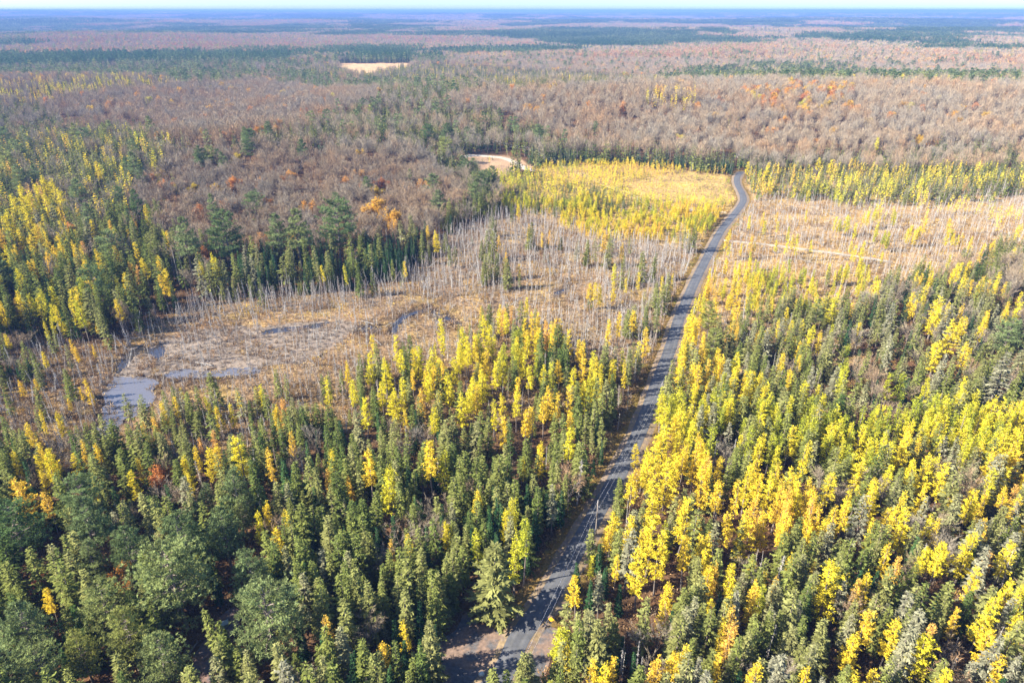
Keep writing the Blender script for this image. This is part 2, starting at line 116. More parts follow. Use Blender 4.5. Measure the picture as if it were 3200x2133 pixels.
# trees one can point at: kind, x, y, height, tint, girth, label, how others refer to it
HAND = [
('pine_tree', -44.0, 88.5, 19, 0.55, 1.25, 'broad soft blue-green pine spreading over the log-edged driveway', 'the driveway pine'),
('pine_tree', -64.1, 96.5, 21, 0.6, 1.25, 'great broad pine with a browning heart above the dark forest gap', 'the broad browning pine'),
('pine_tree', -68.0, 107.8, 19, 0.35, 1.1, 'dense blue-green pine with a rounded pale crown behind the broad browning pine', 'the rounded blue-green pine'),
('pine_tree', -61.0, 111.9, 18, 0.4, 1.1, 'dark blue-green pine with a domed crown at the upper end of the forest gap', 'the domed dark pine'),
('pine_tree', -74.1, 90.9, 18, 0.7, 1.05, 'tiered olive pine with level feathery branches beside a pale orange sapling', 'the tiered olive pine'),
('pine_tree', -68.3, 86.3, 17, 0.85, 1.0, 'yellow-green pine standing in front of the tiered olive pine', 'the yellow-green pine'),
('pine_tree', -86.3, 86.8, 18, 0.45, 1.2, 'large soft grey-green pine beside a bushy gold larch', 'the grey-green pine'),
('pine_tree', -59.8, 81.2, 17, 0.6, 1.1, 'mossy green pine crowding the near end of the log-edged driveway', 'the mossy green pine'),
('pine_tree', -85.3, 105.5, 15, 0.55, 0.8, None, None),
('pine_tree', -96.9, 123.6, 17, 0.35, 1.0, 'layered deep green pine between two gold larches', 'the layered deep green pine'),
('pine_tree', -59.8, 120.6, 13, 0.65, 0.8, None, None),
('pine_tree', -72.0, 128.3, 11, 0.5, 0.8, 'small round pale-green pine behind the domed dark pine', None),
('pine_tree', -83.3, 111.2, 12, 0.45, 0.8, None, None),
('pine_tree', -104.7, 111.7, 19, 0.15, 1.1, 'tall dark layered pine at the forest edge beside two gold larches', 'the tall dark pine'),
('pine_tree', -80.2, 79.6, 15, 0.6, 0.95, None, None),
('pine_tree', -75.6, 84.0, 14, 0.9, 0.9, None, None),
('larch_tree', -67.2, 138.8, 17, 0.35, 1.3, 'tall bright yellow larch rising alone over dark spruces before the snags', 'the lone bright yellow larch'),
('larch_tree', -59.6, 138.5, 14, 0.75, 1.2, 'deep gold larch beside the lone bright yellow larch', 'the deep gold larch'),
('larch_tree', -111.1, 123.7, 16, 0.75, 1.35, 'big gold larch with twin tops beside the tall dark pine', 'the twin-topped gold larch'),
('larch_tree', -104.9, 122.5, 13, 0.8, 1.1, 'narrow old-gold larch beside the twin-topped gold larch', None),
('larch_tree', -90.4, 131.9, 12, 0.4, 1.2, 'rounded yellow larch standing before the orange maple', 'the rounded yellow larch'),
('larch_tree', -99.2, 131.3, 9, 0.6, 0.9, None, None),
('larch_tree', -54.8, 114.7, 14, 0.35, 1.0, 'slim double-topped yellow larch among olive spruces beside the domed dark pine', 'the slim double-topped larch'),
('larch_tree', -44.6, 134.2, 11, 0.85, 1.15, 'squat orange-gold larch beside a grey leafless conifer', None),
('larch_tree', -89.4, 96.8, 11, 0.6, 1.2, 'bushy bright gold larch over rusty forest floor', 'the bushy gold larch'),
('maple_tree', -85.7, 137.8, 10, 0.75, 0.9, 'round orange-red maple among small firs', 'the orange-red maple'),
('maple_tree', -97.4, 103.1, 8, 0.95, 0.9, 'low rust-red maple beside the bushy gold larch', 'the rust-red maple'),
('maple_tree', -79.2, 102.3, 11, 0.6, 0.7, 'thin pale orange maple squeezed against the broad browning pine', None),
('maple_tree', -96.0, 110.2, 6, 0.98, 0.6, None, None),
('maple_tree', -92.3, 89.3, 9, 0.9, 0.8, None, None),
('larch_tree', -34.1, 133.5, 17, 0.6, 1.2, 'gold spire larch with a dark fir in front of it', 'the gold spire larch'),
('larch_tree', -29.1, 128.6, 16, 0.2, 1.25, 'feathery lime-yellow larch beside the gold spire larch', None),
('larch_tree', -19.7, 136.0, 18, 0.55, 1.3, 'tall ragged gold larch with a greener neighbour in the mid forest', 'the tall ragged gold larch'),
('larch_tree', -16.6, 137.0, 15, 0.15, 1.1, None, None),
('larch_tree', -38.9, 132.8, 10, 0.8, 0.9, None, None),
('larch_tree', 2.8, 140.5, 10, 0.45, 1.05, 'small bright yellow larch standing near the rusty-leaved tree', None),
('larch_tree', 7.7, 143.1, 13, 0.5, 1.0, None, None),
('larch_tree', 14.5, 144.9, 16, 0.25, 1.2, 'green-yellow larch nearest the left edge of the road', 'the green-yellow roadside larch'),
('larch_tree', 0.3, 103.6, 18, 0.15, 1.15, 'yellow-green larch with drooping sides beside the road above the pull-off', 'the drooping yellow-green larch'),
('larch_tree', 2.4, 107.9, 18, 0.05, 1.0, 'olive-yellow larch towering just behind the drooping yellow-green larch', None),
('larch_tree', -7.1, 108.8, 15, 0.1, 1.2, 'lime-green larch behind the big pale spruce', 'the lime-green larch'),
('larch_tree', -14.1, 115.0, 12, 0.35, 0.9, None, None),
('spruce_tree', -3.9, 99.2, 20, 0.72, 1.5, 'big pale olive spruce with shaggy crown at the corner of the gravel pull-off', 'the big pale spruce'),
('bare_tree', 13.6, 131.2, 14, 0.95, 1.0, 'rusty pink half-leaved tree at the left verge of the road', 'the rusty-leaved tree'),
('spruce_tree', 9.1, 123.8, 14, 0.95, 1.0, None, None),
('dead_tree', 16.1, 134.4, 14, 0.4, 1.0, None, None),
('larch_tree', 16.3, 107.6, 9, 0.2, 1.0, 'small bright lime-yellow larch beside the road opposite the big pale spruce', 'the small lime larch'),
('larch_tree', 9.1, 87.2, 11, 0.1, 1.7, 'wide yellow-green bushy larch bordering the road below the diamond sign', 'the wide yellow-green larch'),
('larch_tree', 37.8, 142.7, 17, 0.45, 1.2, None, None),
('larch_tree', 32.1, 131.6, 17, 0.45, 1.2, None, None),
('larch_tree', 28.6, 110.0, 17, 0.45, 1.2, None, None),
('larch_tree', 29.6, 105.1, 17, 0.45, 1.2, None, None),
('larch_tree', 24.9, 100.7, 17, 0.45, 1.2, None, None),
('larch_tree', 36.5, 130.4, 17, 0.45, 1.2, None, None),
('larch_tree', 31.9, 122.6, 17, 0.45, 1.2, None, None),
('larch_tree', 36.7, 116.0, 17, 0.45, 1.2, None, None),
('spruce_tree', 23.6, 106.1, 17, 0.98, 1.1, 'sparse grey spruce standing before the roadside wall of gold larches', 'the sparse grey spruce'),
('spruce_tree', 17.2, 99.1, 13, 0.95, 0.9, None, None),
('dead_tree', 26.3, 122.9, 11, 0.3, 1.0, None, None),
('fir_tree', 13.5, 105.7, 9, 0.3, 1.1, None, None),
('fir_tree', 15.6, 100.9, 9, 0.3, 1.1, None, None),
('fir_tree', 18.6, 110.5, 9, 0.3, 1.1, None, None),
('fir_tree', 21.4, 99.9, 9, 0.3, 1.1, None, None),
('fir_tree', 18.8, 104.5, 9, 0.3, 1.1, None, None),
('spruce_tree', 18.9, 89.4, 11, 0.6, 1.2, None, None),
('bare_tree', 27.3, 90.5, 11, 0.2, 1.0, None, None),
('larch_tree', 60.5, 96.7, 17, 0.4, 1.35, 'tall isolated yellow larch with ragged hanging skirt among olive spruces', 'the tall isolated yellow larch'),
('larch_tree', 64.0, 89.0, 14, 0.7, 1.3, 'wide orange-gold larch in front of the tall isolated yellow larch', 'the wide orange-gold larch'),
('larch_tree', 60.6, 85.9, 11, 0.5, 1.4, None, None),
('larch_tree', 68.0, 87.3, 13, 0.5, 1.2, None, None),
('larch_tree', 71.2, 83.0, 14, 0.3, 1.5, 'broad lemon larch beside the wide orange-gold larch', 'the broad lemon larch'),
('larch_tree', 72.4, 77.8, 12, 0.4, 1.2, None, None),
('larch_tree', 102.5, 121.5, 15, 0.42, 1.15, None, None),
('larch_tree', 94.1, 108.3, 15, 0.42, 1.15, None, None),
('larch_tree', 86.2, 105.0, 15, 0.42, 1.15, None, None),
('larch_tree', 84.3, 114.9, 15, 0.42, 1.15, None, None),
('larch_tree', 81.7, 123.8, 15, 0.42, 1.15, None, None),
('larch_tree', 98.9, 143.5, 15, 0.42, 1.15, None, None),
('larch_tree', 101.9, 131.2, 15, 0.42, 1.15, None, None),
('larch_tree', 72.5, 139.8, 15, 0.42, 1.15, None, None),
('larch_tree', 71.3, 146.4, 15, 0.42, 1.15, None, None),
('larch_tree', 55.6, 130.5, 15, 0.42, 1.15, None, None),
('larch_tree', 59.4, 126.2, 15, 0.42, 1.15, None, None),
('larch_tree', 99.9, 105.5, 15, 0.42, 1.15, None, None),
('larch_tree', 86.9, 91.1, 15, 0.42, 1.15, None, None),
('larch_tree', 99.4, 135.0, 15, 0.42, 1.15, None, None),
('larch_tree', 82.9, 132.4, 15, 0.42, 1.15, None, None),
('larch_tree', 73.3, 127.5, 15, 0.42, 1.15, None, None),
('larch_tree', 45.1, 129.9, 15, 0.62, 1.15, None, None),
('larch_tree', 45.7, 113.4, 15, 0.62, 1.15, None, None),
('larch_tree', 35.6, 106.9, 15, 0.62, 1.15, None, None),
('larch_tree', 47.0, 125.1, 15, 0.62, 1.15, None, None),
('larch_tree', 45.3, 139.0, 15, 0.62, 1.15, None, None),
('larch_tree', 51.3, 125.1, 15, 0.62, 1.15, None, None),
('dead_tree', 100.5, 104.0, 14, 0.6, 0.8, 'leaning dead grey spruce with bare bristling branches beside yellow larches', 'the leaning dead spruce'),
('dead_tree', 46.9, 87.8, 12, 0.5, 0.8, 'branching grey snag leaning over small spruces', 'the branching grey snag'),
('bare_tree', 48.8, 83.8, 8, 0.1, 1.1, 'leafless grey tree with a fine rounded dome below the branching grey snag', 'the grey domed tree'),
('spruce_tree', 75.5, 116.3, 17, 1.0, 1.2, 'pale grey half-dead spruce towering among gold larches', 'the pale half-dead spruce'),
('larch_tree', 153.7, 227.5, 18, 0.4, 1.45, 'high yellow larch with a leaning crown above the bushy yellow cluster', 'the high yellow larch'),
('larch_tree', 150.1, 211.0, 16, 0.45, 1.4, None, None),
('larch_tree', 139.6, 200.2, 13, 0.4, 1.8, 'broad bushy yellow larch sprawling over small firs', 'the sprawling yellow larch'),
('larch_tree', 149.7, 201.4, 12, 0.5, 1.4, None, None),
('pine_tree', 169.8, 211.0, 16, 0.4, 1.0, 'bright green pine among grey spruces beyond the sprawling yellow larch', 'the bright green pine'),
('pine_tree', 113.0, 231.8, 15, 0.75, 0.9, None, None),
('larch_tree', 121.0, 236.2, 15, 0.2, 1.3, None, None),
('pine_tree', 72.7, 229.1, 15, 0.95, 0.8, 'pale yellow-green pine near the right verge of the road', 'the pale yellow-green pine'),
('pine_tree', 67.8, 208.0, 14, 0.85, 0.75, None, None),
('fir_tree', 176.3, 273.9, 14, 0.25, 1.0, None, None),
('fir_tree', 161.8, 261.5, 14, 0.25, 1.0, None, None),
('fir_tree', 175.8, 253.1, 14, 0.25, 1.0, None, None),
('fir_tree', 138.0, 238.6, 14, 0.25, 1.0, None, None),
('fir_tree', 117.4, 215.4, 14, 0.25, 1.0, None, None),
('fir_tree', 170.2, 256.7, 14, 0.25, 1.0, None, None),
('fir_tree', 219.6, 302.6, 14, 0.25, 1.0, None, None),
('bare_tree', 120.5, 214.8, 13, 0.15, 1.1, 'pale-stemmed leafless tree spreading over dark firs', 'the pale-stemmed bare tree'),
('spruce_tree', 147.0, 180.6, 19, 1.0, 1.35, 'grey-green spruce with a bleached white trunk showing through its crown', 'the bleached-trunk spruce'),
('pine_tree', -130.8, 302.1, 29, 0.25, 1.1, 'dark green rounded pine at the knoll edge above a dead brown spruce', 'the dark rounded pine'),
('pine_tree', -146.4, 295.5, 28, 0.5, 1.0, 'paler flat-topped pine beside the dark rounded pine', 'the flat-topped pine'),
('pine_tree', -82.6, 313.3, 31, 0.3, 1.1, 'tallest pyramidal pine on the edge of the leafless knoll', 'the tallest knoll pine'),
('pine_tree', -99.1, 304.8, 29, 0.6, 1.1, 'wide umbrella-crowned pine beside the tallest knoll pine', 'the umbrella pine'),
('pine_tree', -108.1, 304.3, 27, 0.45, 0.85, None, None),
('pine_tree', -160.8, 361.7, 22, 0.5, 0.8, None, None),
('pine_tree', -207.7, 373.3, 22, 0.2, 0.9, None, None),
('larch_tree', -272.8, 454.9, 20, 0.5, 1.3, 'golden larch standing high above dark spruces beside the leafless knoll', 'the high golden larch'),
('larch_tree', -193.4, 353.2, 14, 0.35, 1.1, None, None),
('larch_tree', -189.9, 327.3, 13, 0.7, 0.9, None, None),
('larch_tree', -289.1, 422.2, 19, 0.35, 1.4, None, None),
('larch_tree', -277.4, 412.0, 19, 0.35, 1.4, None, None),
('larch_tree', -287.1, 396.4, 19, 0.35, 1.4, None, None),
('larch_tree', -279.2, 400.4, 19, 0.35, 1.4, None, None),
('larch_tree', -259.4, 388.5, 19, 0.35, 1.4, None, None),
('larch_tree', -271.0, 380.9, 19, 0.35, 1.4, None, None),
('larch_tree', -276.9, 373.6, 19, 0.35, 1.4, None, None),
('larch_tree', -257.5, 373.6, 19, 0.35, 1.4, None, None),
('larch_tree', -255.6, 353.0, 19, 0.35, 1.4, None, None),
('larch_tree', -256.4, 340.3, 19, 0.35, 1.4, None, None),
('larch_tree', -237.7, 319.1, 16, 0.5, 1.1, None, None),
('larch_tree', -233.9, 326.7, 16, 0.5, 1.1, None, None),
('larch_tree', -225.4, 319.1, 16, 0.5, 1.1, None, None),
('larch_tree', -214.5, 311.7, 16, 0.5, 1.1, None, None),
('larch_tree', -226.7, 311.2, 16, 0.5, 1.1, None, None),
('larch_tree', -210.9, 333.0, 16, 0.5, 1.1, None, None),
('larch_tree', -198.9, 364.2, 16, 0.5, 1.1, None, None),
('larch_tree', -182.7, 287.3, 16, 0.5, 1.1, None, None),
('larch_tree', -170.4, 296.5, 16, 0.5, 1.1, None, None),
('larch_tree', -199.7, 282.9, 16, 0.5, 1.1, None, None),
('maple_tree', -212.1, 433.3, 11, 0.1, 0.9, 'small round lime-yellow maple alone on the leafless knoll', 'the lime maple'),
('maple_tree', -205.1, 437.0, 11, 0.15, 1.0, None, None),
('maple_tree', -235.9, 453.3, 12, 0.12, 1.0, None, None),
('maple_tree', -177.7, 438.4, 15, 0.65, 1.0, 'tall orange maple with a green conifer at its side on the knoll', 'the knoll orange maple'),
('maple_tree', -165.2, 440.5, 13, 0.6, 1.0, None, None),
('maple_tree', -148.5, 456.5, 14, 0.55, 1.1, None, None),
('maple_tree', -143.8, 307.7, 12, 0.7, 1.1, 'rust-orange maple in the shade below the dark rounded pine', 'the shaded rust maple'),
('maple_tree', -74.6, 361.9, 20, 0.42, 1.05, 'bright orange-gold aspen, larger of a pair on the knoll edge', 'the orange aspen pair'),
('maple_tree', -64.2, 350.0, 17, 0.42, 0.9, 'bright orange aspen, smaller of a pair on the knoll edge', None),
('maple_tree', -84.7, 425.2, 13, 0.25, 1.2, None, None),
('larch_tree', -37.3, 321.9, 14, 0.45, 1.1, 'lone yellow larch over grey snags at the marsh edge', 'the lone marsh-edge larch'),
('bare_tree', -186.6, 273.4, 9, 1.0, 1.0, 'round rusty leafless tree in a gap among spruces', 'the round rusty tree'),
('maple_tree', -231.9, 346.6, 12, 0.6, 0.9, None, None),
('dead_tree', -133.9, 306.0, 17, 0.9, 1.3, 'tall pale brown dead spruce with bushy dry branches below the dark pines', 'the pale brown dead spruce'),
('dead_tree', -147.5, 283.9, 17, 0.3, 1.2, None, None),
('dead_tree', -97.8, 290.5, 14, 0.3, 0.9, None, None),
('larch_tree', -193.7, 246.6, 9, 0.75, 1.5, 'low orange-gold larch in the snag belt left of the pond', 'the low orange-gold larch'),
('larch_tree', -188.8, 246.6, 9, 0.7, 1.2, None, None),
('larch_tree', -190.3, 265.1, 10, 0.4, 1.0, None, None),
('larch_tree', -143.3, 255.1, 8, 0.6, 0.8, None, None),
('larch_tree', -154.4, 214.7, 7, 0.7, 1.1, None, None),
('larch_tree', -148.8, 208.4, 7, 0.7, 1.1, None, None),
('larch_tree', -143.5, 209.6, 7, 0.7, 1.1, None, None),
('larch_tree', -153.1, 184.9, 7, 0.7, 1.1, None, None),
('larch_tree', -148.8, 186.0, 7, 0.7, 1.1, None, None),
('larch_tree', -131.5, 180.9, 7, 0.7, 1.1, None, None),
('larch_tree', -131.5, 174.3, 7, 0.7, 1.1, None, None),
('larch_tree', -152.6, 228.2, 7, 0.7, 1.1, None, None),
('larch_tree', -157.1, 231.1, 7, 0.7, 1.1, None, None),
('larch_tree', -25.0, 216.4, 14, 0.3, 1.15, None, None),
('larch_tree', -9.3, 218.9, 14, 0.3, 1.15, None, None),
('larch_tree', -4.9, 224.3, 14, 0.3, 1.15, None, None),
('larch_tree', -1.9, 222.9, 14, 0.3, 1.15, None, None),
('larch_tree', -7.5, 211.4, 14, 0.3, 1.15, None, None),
('larch_tree', -45.4, 190.0, 14, 0.3, 1.15, None, None),
('larch_tree', -39.3, 186.9, 14, 0.3, 1.15, None, None),
('larch_tree', -30.5, 194.2, 14, 0.3, 1.15, None, None),
('larch_tree', -35.0, 192.2, 14, 0.3, 1.15, None, None),
('larch_tree', -25.5, 194.2, 14, 0.3, 1.15, None, None),
('larch_tree', -17.1, 193.1, 14, 0.3, 1.15, None, None),
('larch_tree', -14.3, 197.5, 14, 0.3, 1.15, None, None),
('larch_tree', 3.7, 191.1, 14, 0.3, 1.15, None, None),
('larch_tree', 5.3, 182.1, 14, 0.3, 1.15, None, None),
('larch_tree', -3.3, 185.0, 14, 0.3, 1.15, None, None),
('larch_tree', -5.1, 185.0, 14, 0.3, 1.15, None, None),
('larch_tree', -8.8, 179.2, 14, 0.3, 1.15, None, None),
('larch_tree', -19.1, 177.4, 14, 0.3, 1.15, None, None),
('larch_tree', -54.4, 175.1, 14, 0.3, 1.15, None, None),
('larch_tree', 1.2, 166.7, 14, 0.3, 1.15, None, None),
('larch_tree', -14.3, 165.4, 14, 0.3, 1.15, None, None),
('larch_tree', -12.8, 168.5, 14, 0.3, 1.15, None, None),
('larch_tree', -21.5, 157.9, 14, 0.3, 1.15, None, None),
('larch_tree', -4.6, 161.8, 14, 0.3, 1.15, None, None),
('larch_tree', -41.0, 162.6, 14, 0.3, 1.15, None, None),
('larch_tree', -33.1, 167.6, 14, 0.3, 1.15, None, None),
('larch_tree', -37.5, 171.1, 14, 0.3, 1.15, None, None),
('larch_tree', -46.3, 173.1, 14, 0.3, 1.15, None, None),
('larch_tree', -31.9, 173.7, 14, 0.3, 1.15, None, None),
('larch_tree', -24.8, 176.4, 14, 0.3, 1.15, None, None),
('larch_tree', -23.6, 208.0, 14, 0.3, 1.15, None, None),
('larch_tree', -6.3, 203.0, 14, 0.3, 1.15, None, None),
('larch_tree', -17.7, 186.9, 14, 0.3, 1.15, None, None),
('larch_tree', -11.2, 174.7, 14, 0.3, 1.15, None, None),
('larch_tree', 10.2, 169.2, 14, 0.65, 1.1, None, None),
('larch_tree', 12.6, 166.0, 14, 0.65, 1.1, None, None),
('larch_tree', 22.0, 186.0, 14, 0.65, 1.1, None, None),
('larch_tree', 23.2, 198.6, 14, 0.65, 1.1, None, None),
('larch_tree', 38.1, 221.7, 14, 0.65, 1.1, None, None),
('larch_tree', 43.8, 224.3, 14, 0.65, 1.1, None, None),
('larch_tree', 45.4, 209.0, 14, 0.65, 1.1, None, None),
('larch_tree', 33.4, 214.0, 14, 0.65, 1.1, None, None),
('larch_tree', 16.6, 169.2, 14, 0.65, 1.1, None, None),
('larch_tree', -10.3, 169.2, 14, 0.65, 1.1, None, None),
('larch_tree', 3.5, 156.3, 14, 0.65, 1.1, None, None),
('larch_tree', 5.2, 157.1, 14, 0.65, 1.1, None, None),
('larch_tree', -2.0, 152.6, 14, 0.65, 1.1, None, None),
('larch_tree', 16.0, 156.3, 14, 0.65, 1.1, None, None),
('larch_tree', 8.9, 163.7, 14, 0.65, 1.1, None, None),
('larch_tree', 1.9, 174.7, 14, 0.65, 1.1, None, None),
('larch_tree', 53.4, 270.9, 11, 0.5, 1.0, None, None),
('larch_tree', 47.0, 263.7, 11, 0.5, 1.0, None, None),
('larch_tree', 41.4, 260.4, 11, 0.5, 1.0, None, None),
('larch_tree', 35.4, 257.1, 11, 0.5, 1.0, None, None),
('larch_tree', 296.7, 567.8, 17, 0.3, 1.2, 'bright yellow larch standing alone before the brown ridge', 'the lone ridge-foot larch'),
('pine_tree', 74.4, 629.7, 17, 0.4, 1.0, 'green pine alone at the foot of the brown ridge', 'the ridge-foot pine'),
('larch_tree', 220.1, 497.3, 15, 0.4, 1.3, None, None),
('larch_tree', 226.9, 491.6, 15, 0.4, 1.3, None, None),
('larch_tree', 166.2, 486.0, 15, 0.4, 1.3, None, None),
('larch_tree', 177.8, 480.5, 15, 0.4, 1.3, None, None),
]
MARKS_EXTRA = [(8.1, 97.4, 'the yellow diamond sign'), (-7.5, 94.0, 'the gravel pull-off'), (-57.5, 91.8, 'the log-edged driveway'), (-119.5, 184.8, 'the open pond'), (-46.8, 246.3, 'the winding creek'), (132.1, 387.7, 'the road bend'), (110.0, 348.0, 'the side track junction'), (184.4, 317.2, 'the end of the side track'), (-10.1, 544.7, 'the sandy clearing'), (-290.9, 1588.8, 'the straw-coloured meadow'), (129.3, 457.6, 'the young larch field'), (19.6, 123.7, 'the utility pole over the shaded road'), (44.9, 178.1, 'the second utility pole'), (68.4, 235.8, 'the third utility pole'), (-121.4, 234.4, 'the muddy marsh channel'), (-84.6, 280.9, 'the back edge of the marsh'), (201.6, 381.1, 'the pale bog'), (349.4, 584.6, 'the wooded ridge foot'), (25.3, 146.9, 'the dark roadside ditch'), (-157.1, 195.0, 'the grey snag belt')]
POLES = [('brown utility pole standing behind the frame of trees near the pull-off', -7.0, 60.8, 10.0), ('utility pole at the verge of the shaded stretch of road', 19.5, 123.5, 10.0), ('utility pole beside gold larches on the second stretch of road', 44.9, 178.1, 10.0), ('utility pole at the verge below the side track', 68.4, 235.8, 10.0), ('utility pole beside the open bog stretch of road', 90.8, 292.8, 10.0), ('utility pole just left of the road below the young larch field', 88.3, 346.9, 10.0), ('utility pole inside the young larch field', 74.8, 403.7, 10.0), ('utility pole on the brown bank above the sandy clearing', 13.5, 551.8, 10.0), ('utility pole beside the yellow saplings of the sandy clearing', -19.9, 579.2, 10.0), ('pale utility pole above the sandy track in the far conifers', -378.5, 730.7, 11.0), ('pale utility pole at the end of the sandy track in the far conifers', -324.8, 687.8, 11.0), ('utility pole standing by the white gravel patch in the far conifers', -482.4, 760.8, 12.0)]
SPANS = [(0, 1), (1, 2), (2, 3), (3, 4), (4, 5), (5, 6), (6, 7), (7, 8), (9, 10)]
POLE_REF = ['the pull-off pole', 'the shaded-road pole', 'the gold-larch pole', 'the third pole', 'the open-bog pole', 'the pole across the road', 'the larch-field pole', 'the brown-bank pole', 'the sapling pole', 'one far pole', 'the next far pole', 'the gravel patch pole']
SIGN = (7.7, 96.9)
BOULDER = (-5.6, 86.3)
BOX = (-57.0, 97.4)
LOGS = [('log rail along the outer edge of the driveway, half under pine boughs', (-61.3, 90.9), (-60.7, 93.8), 0.2), ('dark log rail along the inner edge of the driveway', (-56.5, 90.5), (-56.4, 94.1), 0.2), ('short pale log lying across the mouth of the driveway', (-58.1, 89.4), (-57.4, 90.7), 0.18), ('long log rail below the driveway on the rusty bank', (-55.7, 86.3), (-52.2, 88.8), 0.18)]
FALLEN = [('silver fallen trunk beside the open pond', -141.0, 228.8, 0.2, 9), ('fallen trunk lying across the mud above the pond', -106.0, 208.4, -0.4, 8), ('fallen trunk at the bend of the creek', -45.7, 243.2, 1.2, 7), ('pale fallen trunk on tan sedge below the creek', -49.5, 226.1, 2.2, 6), ('fallen trunk with broken branches in the middle of the mud', -118.0, 215.7, 0.7, 9), ('fallen trunk at the dark back edge of the marsh', -100.9, 278.9, 0.1, 8), ('thin fallen trunk beside the small creek pool', -56.3, 243.2, 2.7, 6), ('fallen trunk among snags behind the mud', -115.6, 251.0, 0.5, 8), ('fallen trunk near the lone marsh-edge larch', -33.2, 288.7, -0.3, 7), ('fallen trunk in the pale bog beside the side track', 165.9, 339.8, 0.3, 8)]
HAZE_TOP = 126.0
PITCH = math.radians(25.8515)
def proj(x, y, z):
    dz = z - 110.0
    dep = y * math.cos(PITCH) - dz * math.sin(PITCH)
    up = y * math.sin(PITCH) + dz * math.cos(PITCH)
    return x / dep, up / dep, dep
# ------------------------------------------------------------------ materials
def mat(name):
    m = bpy.data.materials.new(name); m.use_nodes = True
    n = m.node_tree; n.nodes.clear()
    out = n.nodes.new('ShaderNodeOutputMaterial')
    return m, n, out
def N(n, t, **kw):
    x = n.nodes.new(t)
    for k, v in kw.items(): setattr(x, k, v)
    return x
def ramp(n, stops):
    r = n.nodes.new('ShaderNodeValToRGB'); e = r.color_ramp.elements
    while len(e) > 1: e.remove(e[-1])
    e[0].position = stops[0][0]; e[0].color = (*stops[0][1], 1)
    for p, c in stops[1:]:
        x = e.new(p); x.color = (*c, 1)
    return r
def mixc(n, mode, a, b, f=1.0):
    x = n.nodes.new('ShaderNodeMix'); x.data_type = 'RGBA'; x.blend_type = mode
    for s, v in ((x.inputs[0], f), (x.inputs[6], a), (x.inputs[7], b)):
        if hasattr(v, 'is_output'): n.links.new(v, s)
        elif isinstance(v, (int, float)): s.default_value = v
        else: s.default_value = (*v, 1)
    return x.outputs[2]
def maprange(n, v, a, b, c, d):
    x = n.nodes.new('ShaderNodeMapRange'); n.links.new(v, x.inputs[0])
    for i, q in enumerate((a, b, c, d)): x.inputs[1 + i].default_value = q
    return x.outputs[0]
def plant_mat(name, stops, trans=0.25, lo=0.6, hi=1.4):
    m, n, out = mat(name)
    at = N(n, 'ShaderNodeAttribute', attribute_type='INSTANCER', attribute_name='tint')
    r = ramp(n, stops); n.links.new(at.outputs['Fac'], r.inputs[0])
    av = N(n, 'ShaderNodeAttribute', attribute_type='GEOMETRY', attribute_name='v')
    f = maprange(n, av.outputs['Fac'], 0, 1, lo, hi)
    cm = n.nodes.new('ShaderNodeVectorMath'); cm.operation = 'SCALE'
    n.links.new(r.outputs[0], cm.inputs[0]); n.links.new(f, cm.inputs['Scale'])
    d = N(n, 'ShaderNodeBsdfDiffuse'); n.links.new(cm.outputs[0], d.inputs[0])
    if trans:
        t = N(n, 'ShaderNodeBsdfTranslucent'); n.links.new(cm.outputs[0], t.inputs[0])
        mx = N(n, 'ShaderNodeMixShader'); mx.inputs[0].default_value = trans
        n.links.new(d.outputs[0], mx.inputs[1]); n.links.new(t.outputs[0], mx.inputs[2]); n.links.new(mx.outputs[0], out.inputs[0])
    else: n.links.new(d.outputs[0], out.inputs[0])
    return m
def solid_mat(name, col, rough=0.8, noise=0.35, scale=2.0, metallic=0.0):
    m, n, out = mat(name)
    p = N(n, 'ShaderNodeBsdfPrincipled'); p.inputs['Roughness'].default_value = rough; p.inputs['Metallic'].default_value = metallic
    tc = N(n, 'ShaderNodeTexCoord'); no = N(n, 'ShaderNodeTexNoise'); no.inputs['Scale'].default_value = scale; no.inputs['Detail'].default_value = 5
    n.links.new(tc.outputs['Object'], no.inputs['Vector'])
    f = maprange(n, no.outputs[0], 0.3, 0.7, 1 - noise, 1 + noise)
    cm = n.nodes.new('ShaderNodeVectorMath'); cm.operation = 'SCALE'; cm.inputs[0].default_value = col
    n.links.new(f, cm.inputs['Scale']); n.links.new(cm.outputs[0], p.inputs['Base Color']); n.links.new(p.outputs[0], out.inputs[0])
    return m
